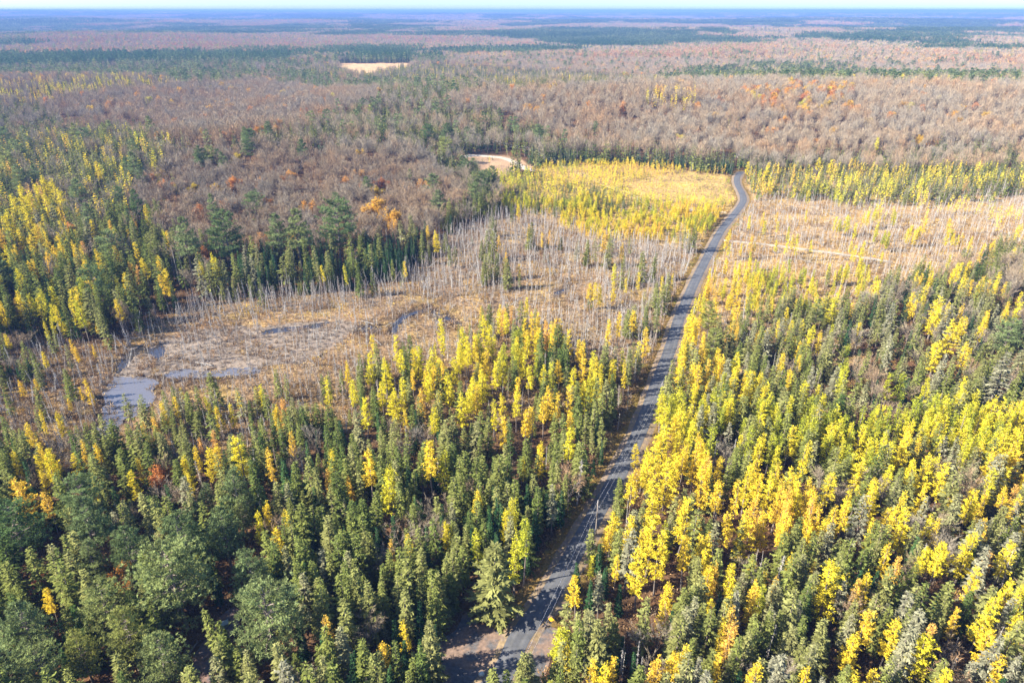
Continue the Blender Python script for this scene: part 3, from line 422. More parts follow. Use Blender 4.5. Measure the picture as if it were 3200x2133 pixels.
MT = {
 'spruce': plant_mat('spruce_needles', [(0, (.050, .086, .022)), (.5, (.160, .175, .042)), (.8, (.205, .200, .068)), (1, (.215, .205, .13))], .22),
 'fir': plant_mat('fir_needles', [(0, (.020, .056, .024)), (.5, (.038, .078, .028)), (1, (.062, .115, .036))], .18),
 'larch': plant_mat('larch_needles', [(0, (.33, .35, .035)), (.3, (.63, .54, .035)), (.7, (.70, .49, .045)), (1, (.62, .36, .10))], .32, .7, 1.3),
 'pine': plant_mat('pine_needles', [(0, (.060, .118, .036)), (.5, (.205, .245, .098)), (1, (.31, .31, .075))], .38, .5, 1.5),
 'maple': plant_mat('maple_leaves', [(0, (.50, .46, .045)), (.35, (.62, .38, .045)), (.65, (.58, .25, .060)), (1, (.36, .125, .065))], .32, .65, 1.35),
 'bare': plant_mat('bare_twigs', [(0, (.255, .22, .165)), (.5, (.29, .222, .142)), (1, (.32, .20, .105))], 0, .65, 1.35),
 'dead': plant_mat('dead_wood', [(0, (.345, .325, .295)), (.5, (.30, .265, .225)), (1, (.30, .22, .16))], 0, .6, 1.4),
 'brush': plant_mat('brush_twigs', [(0, (.16, .12, .08)), (.4, (.26, .15, .07)), (.68, (.36, .24, .05)), (1, (.17, .20, .045))], .15, .55, 1.45),
 'grass': plant_mat('marsh_sedge', [(0, (.15, .115, .082)), (.35, (.30, .215, .13)), (.7, (.47, .335, .15)), (1, (.52, .38, .06))], .2, .65, 1.35),
 'bark': plant_mat('trunk_bark', [(0, (.13, .11, .095)), (1, (.20, .16, .13))], 0, .7, 1.3),
}
def ground_mat():
    m, n, out = mat('ground_cover')
    p = N(n, 'ShaderNodeBsdfDiffuse')
    at = N(n, 'ShaderNodeAttribute', attribute_type='GEOMETRY', attribute_name='cover')
    tc = N(n, 'ShaderNodeTexCoord')
    a = N(n, 'ShaderNodeTexNoise'); a.inputs['Scale'].default_value = .9; a.inputs['Detail'].default_value = 8; a.inputs['Roughness'].default_value = .65
    b = N(n, 'ShaderNodeTexNoise'); b.inputs['Scale'].default_value = .07; b.inputs['Detail'].default_value = 6
    for q in (a, b): n.links.new(tc.outputs['Object'], q.inputs['Vector'])
    fa = maprange(n, a.outputs[0], .3, .7, .55, 1.45); fb = maprange(n, b.outputs[0], .3, .7, .75, 1.25)
    mu = N(n, 'ShaderNodeMath', operation='MULTIPLY'); n.links.new(fa, mu.inputs[0]); n.links.new(fb, mu.inputs[1])
    cm = n.nodes.new('ShaderNodeVectorMath'); cm.operation = 'SCALE'
    n.links.new(at.outputs['Color'], cm.inputs[0]); n.links.new(mu.outputs[0], cm.inputs['Scale'])
    c2 = mixc(n, 'MULTIPLY', cm.outputs[0], (1.15, .95, .8), b.outputs[0])
    n.links.new(c2, p.inputs[0])
    bu = N(n, 'ShaderNodeBump'); bu.inputs['Strength'].default_value = .8; bu.inputs['Distance'].default_value = .5
    n.links.new(a.outputs[0], bu.inputs['Height']); n.links.new(bu.outputs[0], p.inputs['Normal'])
    n.links.new(p.outputs[0], out.inputs[0])
    return m
def road_mat(name, base, track):
    m, n, out = mat(name)
    p = N(n, 'ShaderNodeBsdfPrincipled'); p.inputs['Roughness'].default_value = .75
    at = N(n, 'ShaderNodeAttribute', attribute_type='GEOMETRY', attribute_name='u')
    r = ramp(n, [(0, base), (.14, base), (.27, track), (.38, base), (.5, tuple(c * 1.12 for c in base)), (.62, base), (.73, track), (.86, base), (1, base)])
    n.links.new(at.outputs['Fac'], r.inputs[0])
    tc = N(n, 'ShaderNodeTexCoord')
    a = N(n, 'ShaderNodeTexNoise'); a.inputs['Scale'].default_value = .35; a.inputs['Detail'].default_value = 9; a.inputs['Roughness'].default_value = .7
    n.links.new(tc.outputs['Object'], a.inputs['Vector'])
    f = maprange(n, a.outputs[0], .3, .7, .65, 1.35)
    cm = n.nodes.new('ShaderNodeVectorMath'); cm.operation = 'SCALE'
    n.links.new(r.outputs[0], cm.inputs[0]); n.links.new(f, cm.inputs['Scale']); n.links.new(cm.outputs[0], p.inputs['Base Color'])
    n.links.new(p.outputs[0], out.inputs[0]); return m
def patch_mat(name, c1, c2, scale=.12, edge=(.47, .55)):
    m, n, out = mat(name)
    p = N(n, 'ShaderNodeBsdfPrincipled'); p.inputs['Roughness'].default_value = .85
    tc = N(n, 'ShaderNodeTexCoord')
    a = N(n, 'ShaderNodeTexNoise'); a.inputs['Scale'].default_value = scale; a.inputs['Detail'].default_value = 9; a.inputs['Roughness'].default_value = .62
    b = N(n, 'ShaderNodeTexNoise'); b.inputs['Scale'].default_value = 1.6; b.inputs['Detail'].default_value = 7
    for q in (a, b): n.links.new(tc.outputs['Object'], q.inputs['Vector'])
    f = maprange(n, a.outputs[0], edge[0], edge[1], 0, 1)
    c = mixc(n, 'MIX', c1, c2, f)
    g = maprange(n, b.outputs[0], .3, .7, .7, 1.3)
    cm = n.nodes.new('ShaderNodeVectorMath'); cm.operation = 'SCALE'; n.links.new(c, cm.inputs[0]); n.links.new(g, cm.inputs['Scale'])
    n.links.new(cm.outputs[0], p.inputs['Base Color']); n.links.new(p.outputs[0], out.inputs[0]); return m
def water_mat():
    m, n, out = mat('peat_water')
    p = N(n, 'ShaderNodeBsdfPrincipled'); p.inputs['Roughness'].default_value = .05; p.inputs['Base Color'].default_value = (.105, .100, .105, 1)
    p.inputs['IOR'].default_value = 1.6
    tc = N(n, 'ShaderNodeTexCoord'); a = N(n, 'ShaderNodeTexNoise'); a.inputs['Scale'].default_value = 1.2
    n.links.new(tc.outputs['Object'], a.inputs['Vector'])
    bu = N(n, 'ShaderNodeBump'); bu.inputs['Strength'].default_value = .03; n.links.new(a.outputs[0], bu.inputs['Height']); n.links.new(bu.outputs[0], p.inputs['Normal'])
    n.links.new(p.outputs[0], out.inputs[0]); return m
# ------------------------------------------------------------------ mesh helpers
class Geo:
    def __init__(s): s.V = []; s.T = []; s.M = []; s.A = []; s.n = 0
    def add(s, V, T, m=0, a=None):
        V = np.asarray(V, float).reshape(-1, 3); T = np.asarray(T, int).reshape(-1, 3)
        s.V.append(V); s.T.append(T + s.n); s.n += len(V)
        s.M.append(np.full(len(T), m)); s.A.append(np.full(len(T), .5) if a is None else np.broadcast_to(np.asarray(a, float), (len(T),)))
    def tube(s, p0, p1, r0, r1, n=4, m=0, a=.5, cap=False):
        p0 = np.asarray(p0, float); p1 = np.asarray(p1, float); d = p1 - p0; d = d / (np.linalg.norm(d) + 1e-9)
        x = np.cross(d, (0, 0, 1) if abs(d[2]) < .9 else (1, 0, 0)); x /= np.linalg.norm(x); y = np.cross(d, x)
        an = np.arange(n) * 2 * math.pi / n
        ring = np.outer(np.cos(an), x) + np.outer(np.sin(an), y)
        V = np.vstack([p0 + ring * r0, p1 + ring * r1]); i = np.arange(n); j = (i + 1) % n
        T = np.vstack([np.stack([i, j, j + n], 1), np.stack([i, j + n, i + n], 1)])
        if cap: T = np.vstack([T, np.stack([np.full(n - 2, n), n + i[1:-1], n + i[2:]], 1), np.stack([np.zeros(n - 2, int), i[2:], i[1:-1]], 1)])
        s.add(V, T, m, a)
    def blades(s, c, d, L, W, up=None, m=0, a=None, mid=.42):
        c = np.asarray(c, float); d = np.asarray(d, float); k = len(c)
        if k == 0: return
        d = d / (np.linalg.norm(d, axis=1, keepdims=True) + 1e-9)
        if up is None: up = RG.normal(size=(k, 3))
        sd = np.cross(d, up); sd /= (np.linalg.norm(sd, axis=1, keepdims=True) + 1e-9)
        L = np.broadcast_to(L, (k,))[:, None]; W = np.broadcast_to(W, (k,))[:, None]
        V = np.stack([c, c + d * L * mid + sd * W * .5, c + d * L, c + d * L * mid - sd * W * .5], 1).reshape(-1, 3)
        b = np.arange(k)[:, None] * 4
        T = np.stack([b + [0, 1, 2], b + [0, 2, 3]], 1).reshape(-1, 3)
        a = RG.random(k) if a is None else a
        s.add(V, T, m, np.repeat(np.broadcast_to(a, (k,)), 2))
    def slivers(s, c, d, L, W, m=0, a=None):
        c = np.asarray(c, float); d = np.asarray(d, float); k = len(c)
        if k == 0: return
        d = d / (np.linalg.norm(d, axis=1, keepdims=True) + 1e-9)
        sd = np.cross(d, RG.normal(size=(k, 3))); sd /= (np.linalg.norm(sd, axis=1, keepdims=True) + 1e-9)
        L = np.broadcast_to(L, (k,))[:, None]; W = np.broadcast_to(W, (k,))[:, None]
        V = np.stack([c + sd * W * .5, c + d * L, c - sd * W * .5], 1).reshape(-1, 3)
        s.add(V, np.arange(k * 3).reshape(-1, 3), m, RG.random(k) if a is None else a)
    def box(s, lo, hi, m=0):
        x0, y0, z0 = lo; x1, y1, z1 = hi
        V = [(x0, y0, z0), (x1, y0, z0), (x1, y1, z0), (x0, y1, z0), (x0, y0, z1), (x1, y0, z1), (x1, y1, z1), (x0, y1, z1)]
        q = [(0, 3, 2, 1), (4, 5, 6, 7), (0, 1, 5, 4), (1, 2, 6, 5), (2, 3, 7, 6), (3, 0, 4, 7)]
        s.add(V, [t for a, b, c, d in q for t in ((a, b, c), (a, c, d))], m)
    def merge(s, o, m):
        for V, T, A in zip(o.V, o.T, o.A): s.V.append(V); s.T.append(T - 0); 
    def mesh(s, name, mats, smooth=False):
        V = np.vstack(s.V); T = np.vstack(s.T)
        me = bpy.data.meshes.new(name)
        me.vertices.add(len(V)); me.vertices.foreach_set('co', V.ravel().astype(np.float32))
        me.loops.add(len(T) * 3); me.loops.foreach_set('vertex_index', T.ravel().astype(np.int32))
        me.polygons.add(len(T)); me.polygons.foreach_set('loop_start', (np.arange(len(T)) * 3).astype(np.int32))
        me.polygons.foreach_set('loop_total', np.full(len(T), 3, np.int32))
        me.polygons.foreach_set('material_index', np.concatenate(s.M).astype(np.int32))
        me.polygons.foreach_set('use_smooth', np.full(len(T), smooth))
        at = me.attributes.new('v', 'FLOAT', 'FACE'); at.data.foreach_set('value', np.concatenate(s.A).astype(np.float32))
        for m in mats: me.materials.append(m)
        me.update(calc_edges=True)
        return me
def joined(t, c):
    g = Geo()
    for k, o in enumerate((t, c)):
        if o is None or not o.V: continue
        g.add(np.vstack(o.V), np.vstack(o.T), 0, np.concatenate(o.A)); g.M[-1] = np.full(len(g.T[-1]), k)
    return g
def grid_mesh(name, P, faces, mats, attrs=(), smooth=True):
    me = bpy.data.meshes.new(name); P = np.asarray(P, np.float32); f = np.asarray(faces, np.int32)
    me.vertices.add(len(P)); me.vertices.foreach_set('co', P.ravel())
    k = f.shape[1]
    me.loops.add(f.size); me.loops.foreach_set('vertex_index', f.ravel())
    me.polygons.add(len(f)); me.polygons.foreach_set('loop_start', (np.arange(len(f)) * k).astype(np.int32)); me.polygons.foreach_set('loop_total', np.full(len(f), k, np.int32))
    me.polygons.foreach_set('use_smooth', np.full(len(f), smooth))
    for nm, ty, key, val in attrs:
        a = me.attributes.new(nm, ty, 'POINT'); a.data.foreach_set(key, np.asarray(val, np.float32).ravel())
    for m in mats: me.materials.append(m)
    me.update(calc_edges=True); return me
def link(name, me, parent=None, **props):
    o = bpy.data.objects.new(name, me); C.objects.link(o)
    if parent is not None: o.parent = parent
    for k, v in props.items(): o[k] = v
    return o
def thing(name, label, cat, loc, rz=0, group=None):
    o = bpy.data.objects.new(name, None); C.objects.link(o); o.empty_display_size = .5
    o.location = loc; o.rotation_euler = (0, 0, rz); o['label'] = label; o['category'] = cat
    if group: o['group'] = group
    return o
def inpoly(x, y, poly):
    r = np.zeros(len(x), bool); px = [p[0] for p in poly]; py = [p[1] for p in poly]; j = len(poly) - 1
    lo, hi = min(px), max(px); s = (x >= lo) & (x <= hi) & (y >= min(py)) & (y <= max(py)); idx = np.nonzero(s)[0]
    xs = x[idx]; ys = y[idx]; q = np.zeros(len(idx), bool)
    for i in range(len(poly)):
        if py[i] != py[j]:
            c = ((py[i] > ys) != (py[j] > ys)) & (xs < (px[j] - px[i]) * (ys - py[i]) / (py[j] - py[i]) + px[i]); q ^= c
        j = i
    r[idx] = q; return r
def smooth_line(P, step):
    P = np.asarray(P, float); Q = np.vstack([2 * P[0] - P[1], P, 2 * P[-1] - P[-2]]); out = []
    for i in range(1, len(Q) - 2):
        k = max(1, int(np.linalg.norm(Q[i + 1] - Q[i]) / step))
        for t in np.arange(k) / k:
            out.append(.5 * (2 * Q[i] + (Q[i + 1] - Q[i - 1]) * t + (2 * Q[i - 1] - 5 * Q[i] + 4 * Q[i + 1] - Q[i + 2]) * t * t + (3 * Q[i] - Q[i - 1] - 3 * Q[i + 1] + Q[i + 2]) * t ** 3))
    out.append(P[-1]); return np.array(out)
def line_dist(x, y, L):
    d = np.full(len(x), 1e9)
    for a, b in zip(L[:-1], L[1:]):
        v = b - a; t = np.clip(((x - a[0]) * v[0] + (y - a[1]) * v[1]) / (v @ v), 0, 1)
        d = np.minimum(d, np.hypot(x - a[0] - t * v[0], y - a[1] - t * v[1]))
    return d
ROADL = smooth_line(ROAD, 4); TRACKL = smooth_line(TRACK, 4); SPURL = smooth_line(SPUR, 4); YTRACKL = smooth_line(YTRACK, 6)
# ------------------------------------------------------------------ land cover
def zone_of(x, y, wob=True):
    r = np.hypot(x, y)
    if wob:
        s = 2.5 + .012 * r
        x = x + (fbm(x / 14, y / 14, 31, 3) - .5) * 2 * s; y = y + (fbm(x / 14 + 50, y / 14, 37, 3) - .5) * 2 * s
    z = np.full(len(x), -1)
    for i, zz in enumerate(ZONES):
        todo = np.nonzero(z < 0)[0]
        q = inpoly(x[todo], y[todo], zz[5]); z[todo[q]] = i
    for st in (5, 12, 24, 45):                       # slivers between two outlines take the nearest one
        for ox, oy in ((1, 0), (-1, 0), (0, 1), (0, -1)):
            todo = np.nonzero((z < 0) & (np.hypot(x, y) < 1150))[0]
            if not len(todo): return z
            xx = x[todo] + ox * st; yy = y[todo] + oy * st; f = np.full(len(todo), -1)
            for i, zz in enumerate(ZONES):
                q = inpoly(xx, yy, zz[5]) & (f < 0)
                if zz[2]: f[q] = i
            z[todo] = f
    return z
def conif(x, y):
    return fbm(x / 520 + 3.3, y / 700, 41, 4) + .26 * (fbm(x / 95, y / 140, 47, 3) - .5)
COVER = {'forest': (.085, .055, .032), 'bog': (.17, .12, .058), 'marsh': (.215, .155, .092), 'heath': (.30, .205, .085), 'straw': (.36, .265, .10),
         'field': (.36, .265, .15), 'sand': (.29, .21, .135)}
def build_ground():
    fine = np.radians(np.arange(-54, 54.01, .27)); coarse = np.radians(np.arange(58, 302.1, 4.0))
    ang = np.concatenate([fine, coarse]); rad = np.concatenate([np.geomspace(14, 2200, 330), np.geomspace(2300, 42000, 90)])
    A, R = np.meshgrid(ang, rad, indexing='ij'); x = (R * np.sin(A)).ravel(); y = (R * np.cos(A)).ravel()
    z = terrain(x, y); rr = np.hypot(x, y)
    zn = zone_of(x, y); col = np.empty((len(x), 3)); col[:] = COVER['forest']
    hard = np.array((.125, .085, .066)); con = np.array((.03, .05, .03))
    f = sstep(.50, .57, conif(x, y))[:, None]; far = sstep(1500, 5500, rr)[:, None]
    sp = fbm(x / 90, y / 90, 61, 3)[:, None]
    canopy = (hard * (1 - f) + con * f) * (.6 + .8 * sp)
    canopy = canopy + np.array((.10, .03, 0)) * sstep(.62, .75, fbm(x / 200, y / 200, 71, 3))[:, None] * (1 - f)
    pale = .7 * sstep(.62, .72, fbm(x / 1800 + 9, y / 900, 83, 3))[:, None] * sstep(4200, 6000, rr)[:, None]
    canopy = canopy * (1 - pale) + np.array((.27, .19, .14)) * pale
    col = col * (1 - far) + canopy * far
    for i, zz in enumerate(ZONES):
        s = zn == i
        if s.any(): col[s] = COVER[zz[4]]
    h = fbm(x / 3.2, y / 3.2, 91, 3) - .5
    soft = np.isin(zn, [i for i, q in enumerate(ZONES) if q[4] in ('marsh', 'bog', 'heath')])
    z = z + np.where(soft & (rr < 700), h * .5, 0)
    rust = sstep(.5, .68, fbm(x / 16, y / 16, 97, 3))[:, None]
    isf = (np.isin(zn, [i for i, q in enumerate(ZONES) if q[4] == 'forest']) | (zn < 0)) & (rr < 900)
    col = np.where(isf[:, None], col * (1 - .3 * rust) + np.array((.15, .08, .04)) * .3 * rust, col)
    gold = sstep(.5, .7, fbm(x / 9, y / 9, 101, 3))[:, None]; brown = sstep(.52, .7, fbm(x / 13 + 7, y / 13, 103, 3))[:, None]
    col = np.where(soft[:, None], col * (1 - .5 * gold) + np.array((.38, .28, .085)) * .5 * gold, col)
    col = np.where(soft[:, None], col * (1 - .55 * brown) + np.array((.16, .10, .055)) * .55 * brown, col)
    for P in MUD:
        s = inpoly(x + (fbm(x / 6, y / 6, 5, 2) - .5) * 8, y + (fbm(x / 6, y / 6, 8, 2) - .5) * 8, P); z[s] -= .35; col[s] = np.array((.20, .155, .115)) * (.25 + 1.1 * sstep(.36, .58, fbm(x[s] / 3.5, y[s] / 2.6, 3, 3)))[:, None]
    for P in PONDS:
        ring = np.zeros(len(x), bool)
        for ox, oy in ((2, 0), (-2, 0), (0, 4), (0, -4)): ring |= inpoly(x + ox, y + oy, P)
        col[ring] = np.array((.062, .047, .036)) * (.6 + .8 * fbm(x[ring] / 2, y[ring] / 2, 19, 2))[:, None]
    for P in PONDS: z[inpoly(x, y, P)] -= .5
    dr = line_dist(x, y, ROADL); s = (dr < 6.2) & (rr < 700)
    col[s] = np.array((.145, .105, .038)) * (.6 + .8 * fbm(x[s] / 4, y[s] / 4, 13, 3))[:, None]
    z[dr < 9] = terrain(x, y)[dr < 9]
    for P in GRAVEL + [DRIVE]: s = inpoly(x, y, P); z[s] = terrain(x, y)[s]
    na, nr = len(ang), len(rad)
    i = np.arange(na)[:, None]; j = np.arange(nr - 1)[None, :]; i2 = (i + 1) % na
    F = np.stack([i * nr + j, i * nr + j + 1, i2 * nr + j + 1, i2 * nr + j], -1).reshape(-1, 4)[:, ::-1]
    P = np.stack([x, y, z], 1)
    P = np.vstack([P, [[0, 0, 0]]]); col = np.vstack([col, [COVER['forest']]])
    fan = np.stack([np.full(na, len(P) - 1), (np.arange(na)) * nr, ((np.arange(na) + 1) % na) * nr, ((np.arange(na) + 1) % na) * nr], 1)
    me = grid_mesh('ground', P, F, [GM], [('cover', 'FLOAT_COLOR', 'color', np.hstack([col, np.ones((len(col), 1))]))])
    link('ground', me, kind='structure')
    cap = grid_mesh('ground_below_camera', np.vstack([[[0, 0, 0.0]], P[np.arange(na) * nr]]), np.stack([np.zeros(na, int), (np.arange(na) + 1) % na + 1, np.arange(na) + 1], 1), [GM],
                    [('cover', 'FLOAT_COLOR', 'color', np.tile((*COVER['forest'], 1), (na + 1, 1)))])
    link('ground_patch', cap, kind='structure')
    return z.min()
def strip(name, L, prof, m, closed=False, zoff=0.0, wob=0.0):
    L = np.asarray(L); d = np.gradient(L, axis=0); d /= np.linalg.norm(d, axis=1, keepdims=True); nx = np.stack([d[:, 1], -d[:, 0]], 1)
    k = len(prof); P = []; U = []
    for i in range(len(L)):
        for j, (o, h) in enumerate(prof):
            e = 0 if 0 < j < k - 1 else (RG.random() - .5) * wob
            q = L[i] + nx[i] * (o + math.copysign(e, o)); P.append((q[0], q[1], float(terrain(q[0], q[1])) + h + zoff)); U.append((o - prof[0][0]) / (prof[-1][0] - prof[0][0]))
    i = np.arange(len(L) - 1)[:, None]; j = np.arange(k - 1)[None, :]
    F = np.stack([i * k + j, i * k + j + 1, (i + 1) * k + j + 1, (i + 1) * k + j], -1).reshape(-1, 4)[:, ::-1]
    return link(name, grid_mesh(name, P, F, [m], [('u', 'FLOAT', 'value', U)]), kind='structure')
def sheet(name, poly, z, m, step=2.0, rough=.6):
    L = smooth_line(np.array(poly + [poly[0]]), step)[:-1]
    L = L + (np.stack([fbm(L[:, 0] / 3, L[:, 1] / 3, 7, 3), fbm(L[:, 0] / 3 + 9, L[:, 1] / 3, 9, 3)], 1) - .5) * 2 * rough
    me = bpy.data.meshes.new(name); me.from_pydata([(p[0], p[1], z) for p in L], [], [list(range(len(L)))]); me.materials.append(m); me.update()
    if me.polygons[0].normal.z < 0: me.flip_normals()
    return link(name, me, kind='structure')
RG = np.random.default_rng(3)
GM = ground_mat()
zmin = build_ground()
strip('road_shoulder', ROADL, [(-3.5, -.02), (-2.35, .30), (2.35, .30), (3.5, -.02)], patch_mat('shoulder_gravel', (.16, .115, .08), (.20, .14, .07), .5), wob=1.2)
strip('road', ROADL, [(-2.05, .33), (-1.8, .36), (-1.2, .38), (-.6, .40), (0, .42), (.6, .40), (1.2, .38), (1.8, .36), (2.05, .33)], road_mat('worn_asphalt', (.07, .071, .075), (.092, .091, .09)), wob=.25)
strip('side_track', TRACKL, [(-1.5, .03), (-.8, .16), (0, .18), (.8, .16), (1.5, .03)], road_mat('track_gravel', (.28, .23, .165), (.36, .30, .225)), wob=.5)
strip('side_track.001', SPURL, [(-2.2, .03), (0, .12), (2.2, .03)], road_mat('spur_gravel', (.34, .28, .20), (.42, .36, .29)), wob=.8)
strip('side_track.002', YTRACKL, [(-3.2, .05), (0, .15), (3.2, .05)], road_mat('sand_track', (.34, .28, .21), (.42, .36, .28)), wob=.8)
gp = patch_mat('pulloff_dirt', (.165, .108, .075), (.075, .072, .072), .16)
for P in GRAVEL: sheet('gravel_pulloff', P, .055, gp, rough=.8)
sheet('driveway', DRIVE, .05, patch_mat('driveway_dirt', (.15, .09, .065), (.085, .075, .075), .3), rough=.8)
for P in MUD: sheet('mud_flat', P, -.09, patch_mat('wet_mud', (.060, .046, .036), (.20, .150, .105), .5, (.36, .52)), 2.0, 2.5)
wm = water_mat(); wd = water_mat(); wd.name = 'dark_peat_water'; wd.node_tree.nodes['Principled BSDF'].inputs['Base Color'].default_value = (.03, .026, .024, 1)
for k, P in enumerate(PONDS): sheet('pond_water' if k < 4 else 'creek_water', P, -.06, wm if k < 2 else wd, .8, 1.7 if k < 2 else 1.1)
# haze: the air over the whole forest
g = Geo(); g.box((-43000, -43000, zmin - 1.5), (43000, 43000, HAZE_TOP))
hm, hn, ho = mat('pale_air'); pv = N(hn, 'ShaderNodeVolumePrincipled')
pv.inputs['Color'].default_value = (*HAZE_COLOR, 1); pv.inputs['Density'].default_value = HAZE_DENSITY; pv.inputs['Anisotropy'].default_value = 0.0
hn.links.new(pv.outputs[0], ho.inputs['Volume'])
if HAZE_DENSITY > 0: link('haze', g.mesh('haze', [hm]), kind='stuff')
# ------------------------------------------------------------------ tree forms (trunk, crown), built once at a reference height
def unit(a): return a / (np.linalg.norm(a, axis=-1, keepdims=True) + 1e-9)
def trunk_geo(H, r, n=6, seg=4, lean=.15, m=0):
    g = Geo(); p = np.array([0., 0., -.3]); off = RG.normal(size=2) * lean
    for i in range(seg):
        t = (i + 1) / seg; q = np.array([off[0] * math.sin(t * 2.4), off[1] * math.sin(t * 2.1), H * t])
        g.tube(p, q, r * (1 - i / seg) + .015, r * (1 - t) + .015, n, m, RG.random()); p = q
    return g
def conifer(H, R, z0, dz, nb, droop, power, blade, lod=0, sparse=0.0, tuft=1.0, irregular=.25):
    """whorled conifer: drooping flat sprays off a straight stem"""
    tr = trunk_geo(H, H * .011 + .03, 5 if lod == 0 else 3, 4 if lod == 0 else 1, .12)
    cr = Geo(); cs, ds, Ls, Ws, ups, As = [], [], [], [], [], []
    z = z0 * H
    while z < H * .985:
        t = (z / H - z0) / (1 - z0); rad = R * ((1 - t) ** power) * (1 if t > .06 else .75) + .12
        k = max(3, int(round(nb * (.6 + .4 * (1 - t))))); ph = RG.random() * 6.28
        for b in range(k):
            if RG.random() < sparse: continue
            an = ph + b * 6.283 / k + RG.normal() * .22; rr = rad * (1 + RG.normal() * irregular); rr = max(.2, rr)
            dr = droop * (1 - 1.5 * t) + RG.normal() * .10
            d = np.array([math.cos(an) * math.cos(dr), math.sin(an) * math.cos(dr), -math.sin(dr)])
            zz = z + RG.normal() * dz * .3; base = np.array([0, 0, zz]); ash = RG.random()
            side = np.array([-math.sin(an), math.cos(an), 0])
            n = max(1, int(rr / (blade * .55))) if lod == 0 else 1
            cs.append(base + d * rr * .35); ds.append(d); Ls.append(rr * .68 + .1); Ws.append(min(rr * .5, blade * .75) if lod == 0 else rr * .62); ups.append((0, 0, 1) + RG.normal(size=3) * .35); As.append(ash)
            if lod == 0:
                for i in range(n):
                    u = .22 + .7 * (i + RG.random()) / n
                    for sg in (-1, 1):
                        dd = d * .75 + side * sg * (.75 + .2 * RG.normal()) + np.array([0, 0, -.22 + .25 * RG.normal()])
                        cs.append(base + d * rr * u); ds.append(dd); Ls.append(blade * (1.15 - .45 * u) * (.7 + .6 * RG.random()) * tuft); Ws.append(blade * .42); ups.append((0, 0, 1) + RG.normal(size=3) * .5); As.append(np.clip(ash + RG.normal() * .2, 0, 1))
            else:
                cs.append(base + d * rr * .3 + (0, 0, -dz * .3)); ds.append(d + np.array([0, 0, -.5])); Ls.append(rr * .6); Ws.append(rr * .5); ups.append((0, 0, 1) + RG.normal(size=3) * .6); As.append(ash)
        z += dz * (.8 + .4 * RG.random()) * (.75 + .5 * (1 - t))
    cs.append(np.array([0, 0, H * .95])); ds.append((0, 0, 1)); Ls.append(H * .055); Ws.append(.16); ups.append((1, 0, 0)); As.append(.6)
    cs.append(np.array([0, 0, H * .95])); ds.append((0, 0, 1)); Ls.append(H * .055); Ws.append(.16); ups.append((0, 1, 0)); As.append(.6)
    cr.blades(np.array(cs), np.array(ds), np.array(Ls), np.array(Ws), np.array(ups), 0, np.array(As))
    return tr, cr
def larch(H, R, z0, lod=0, gap=.12):
    tr = trunk_geo(H, H * .009 + .03, 5 if lod == 0 else 3, 5 if lod == 0 else 1, .25)
    cr = Geo(); cs, ds, Ls, Ws, As = [], [], [], [], []
    z = z0 * H; dz = .5 if lod == 0 else 1.15
    lop = RG.random() * 6.28
    while z < H * .99:
        t = (z / H - z0) / (1 - z0); rad = R * (1 - t) ** .62 * (.55 + .45 * min(1, t * 5)) + .18
        for b in range(5 if lod == 0 else 4):
            if RG.random() < gap: continue
            an = RG.random() * 6.283; rr = rad * (.5 + .75 * RG.random()) * (1 + .18 * math.cos(an - lop)); ash = RG.random()
            d = np.array([math.cos(an), math.sin(an), .12 + .35 * t + RG.normal() * .18]); base = np.array([0, 0, z + RG.normal() * .15])
            if lod == 0:
                tr.slivers([base], [d], rr * .95, .07)
                n = max(2, int(rr / .085))
                for i in range(n):
                    p = base + d * rr * (.2 + .8 * (i + RG.random()) / n)
                    for q in range(2):
                        cs.append(p + RG.normal(size=3) * .10); ds.append(d * .7 + RG.normal(size=3) * .75); Ls.append(.23 + .24 * RG.random()); Ws.append(.11 + .07 * RG.random()); As.append(np.clip(ash + RG.normal() * .25, 0, 1))
            else:
                for q in range(2):
                    cs.append(base + d * rr * (.15 + .4 * q)); ds.append(d + RG.normal(size=3) * .45); Ls.append(rr * .55 + .25); Ws.append(.42 + .25 * RG.random()); As.append(ash)
        z += dz * (.75 + .5 * RG.random())
    cr.blades(np.array(cs), np.array(ds), np.array(Ls), np.array(Ws), None, 0, np.array(As))
    tr2 = tr; return tr2, cr
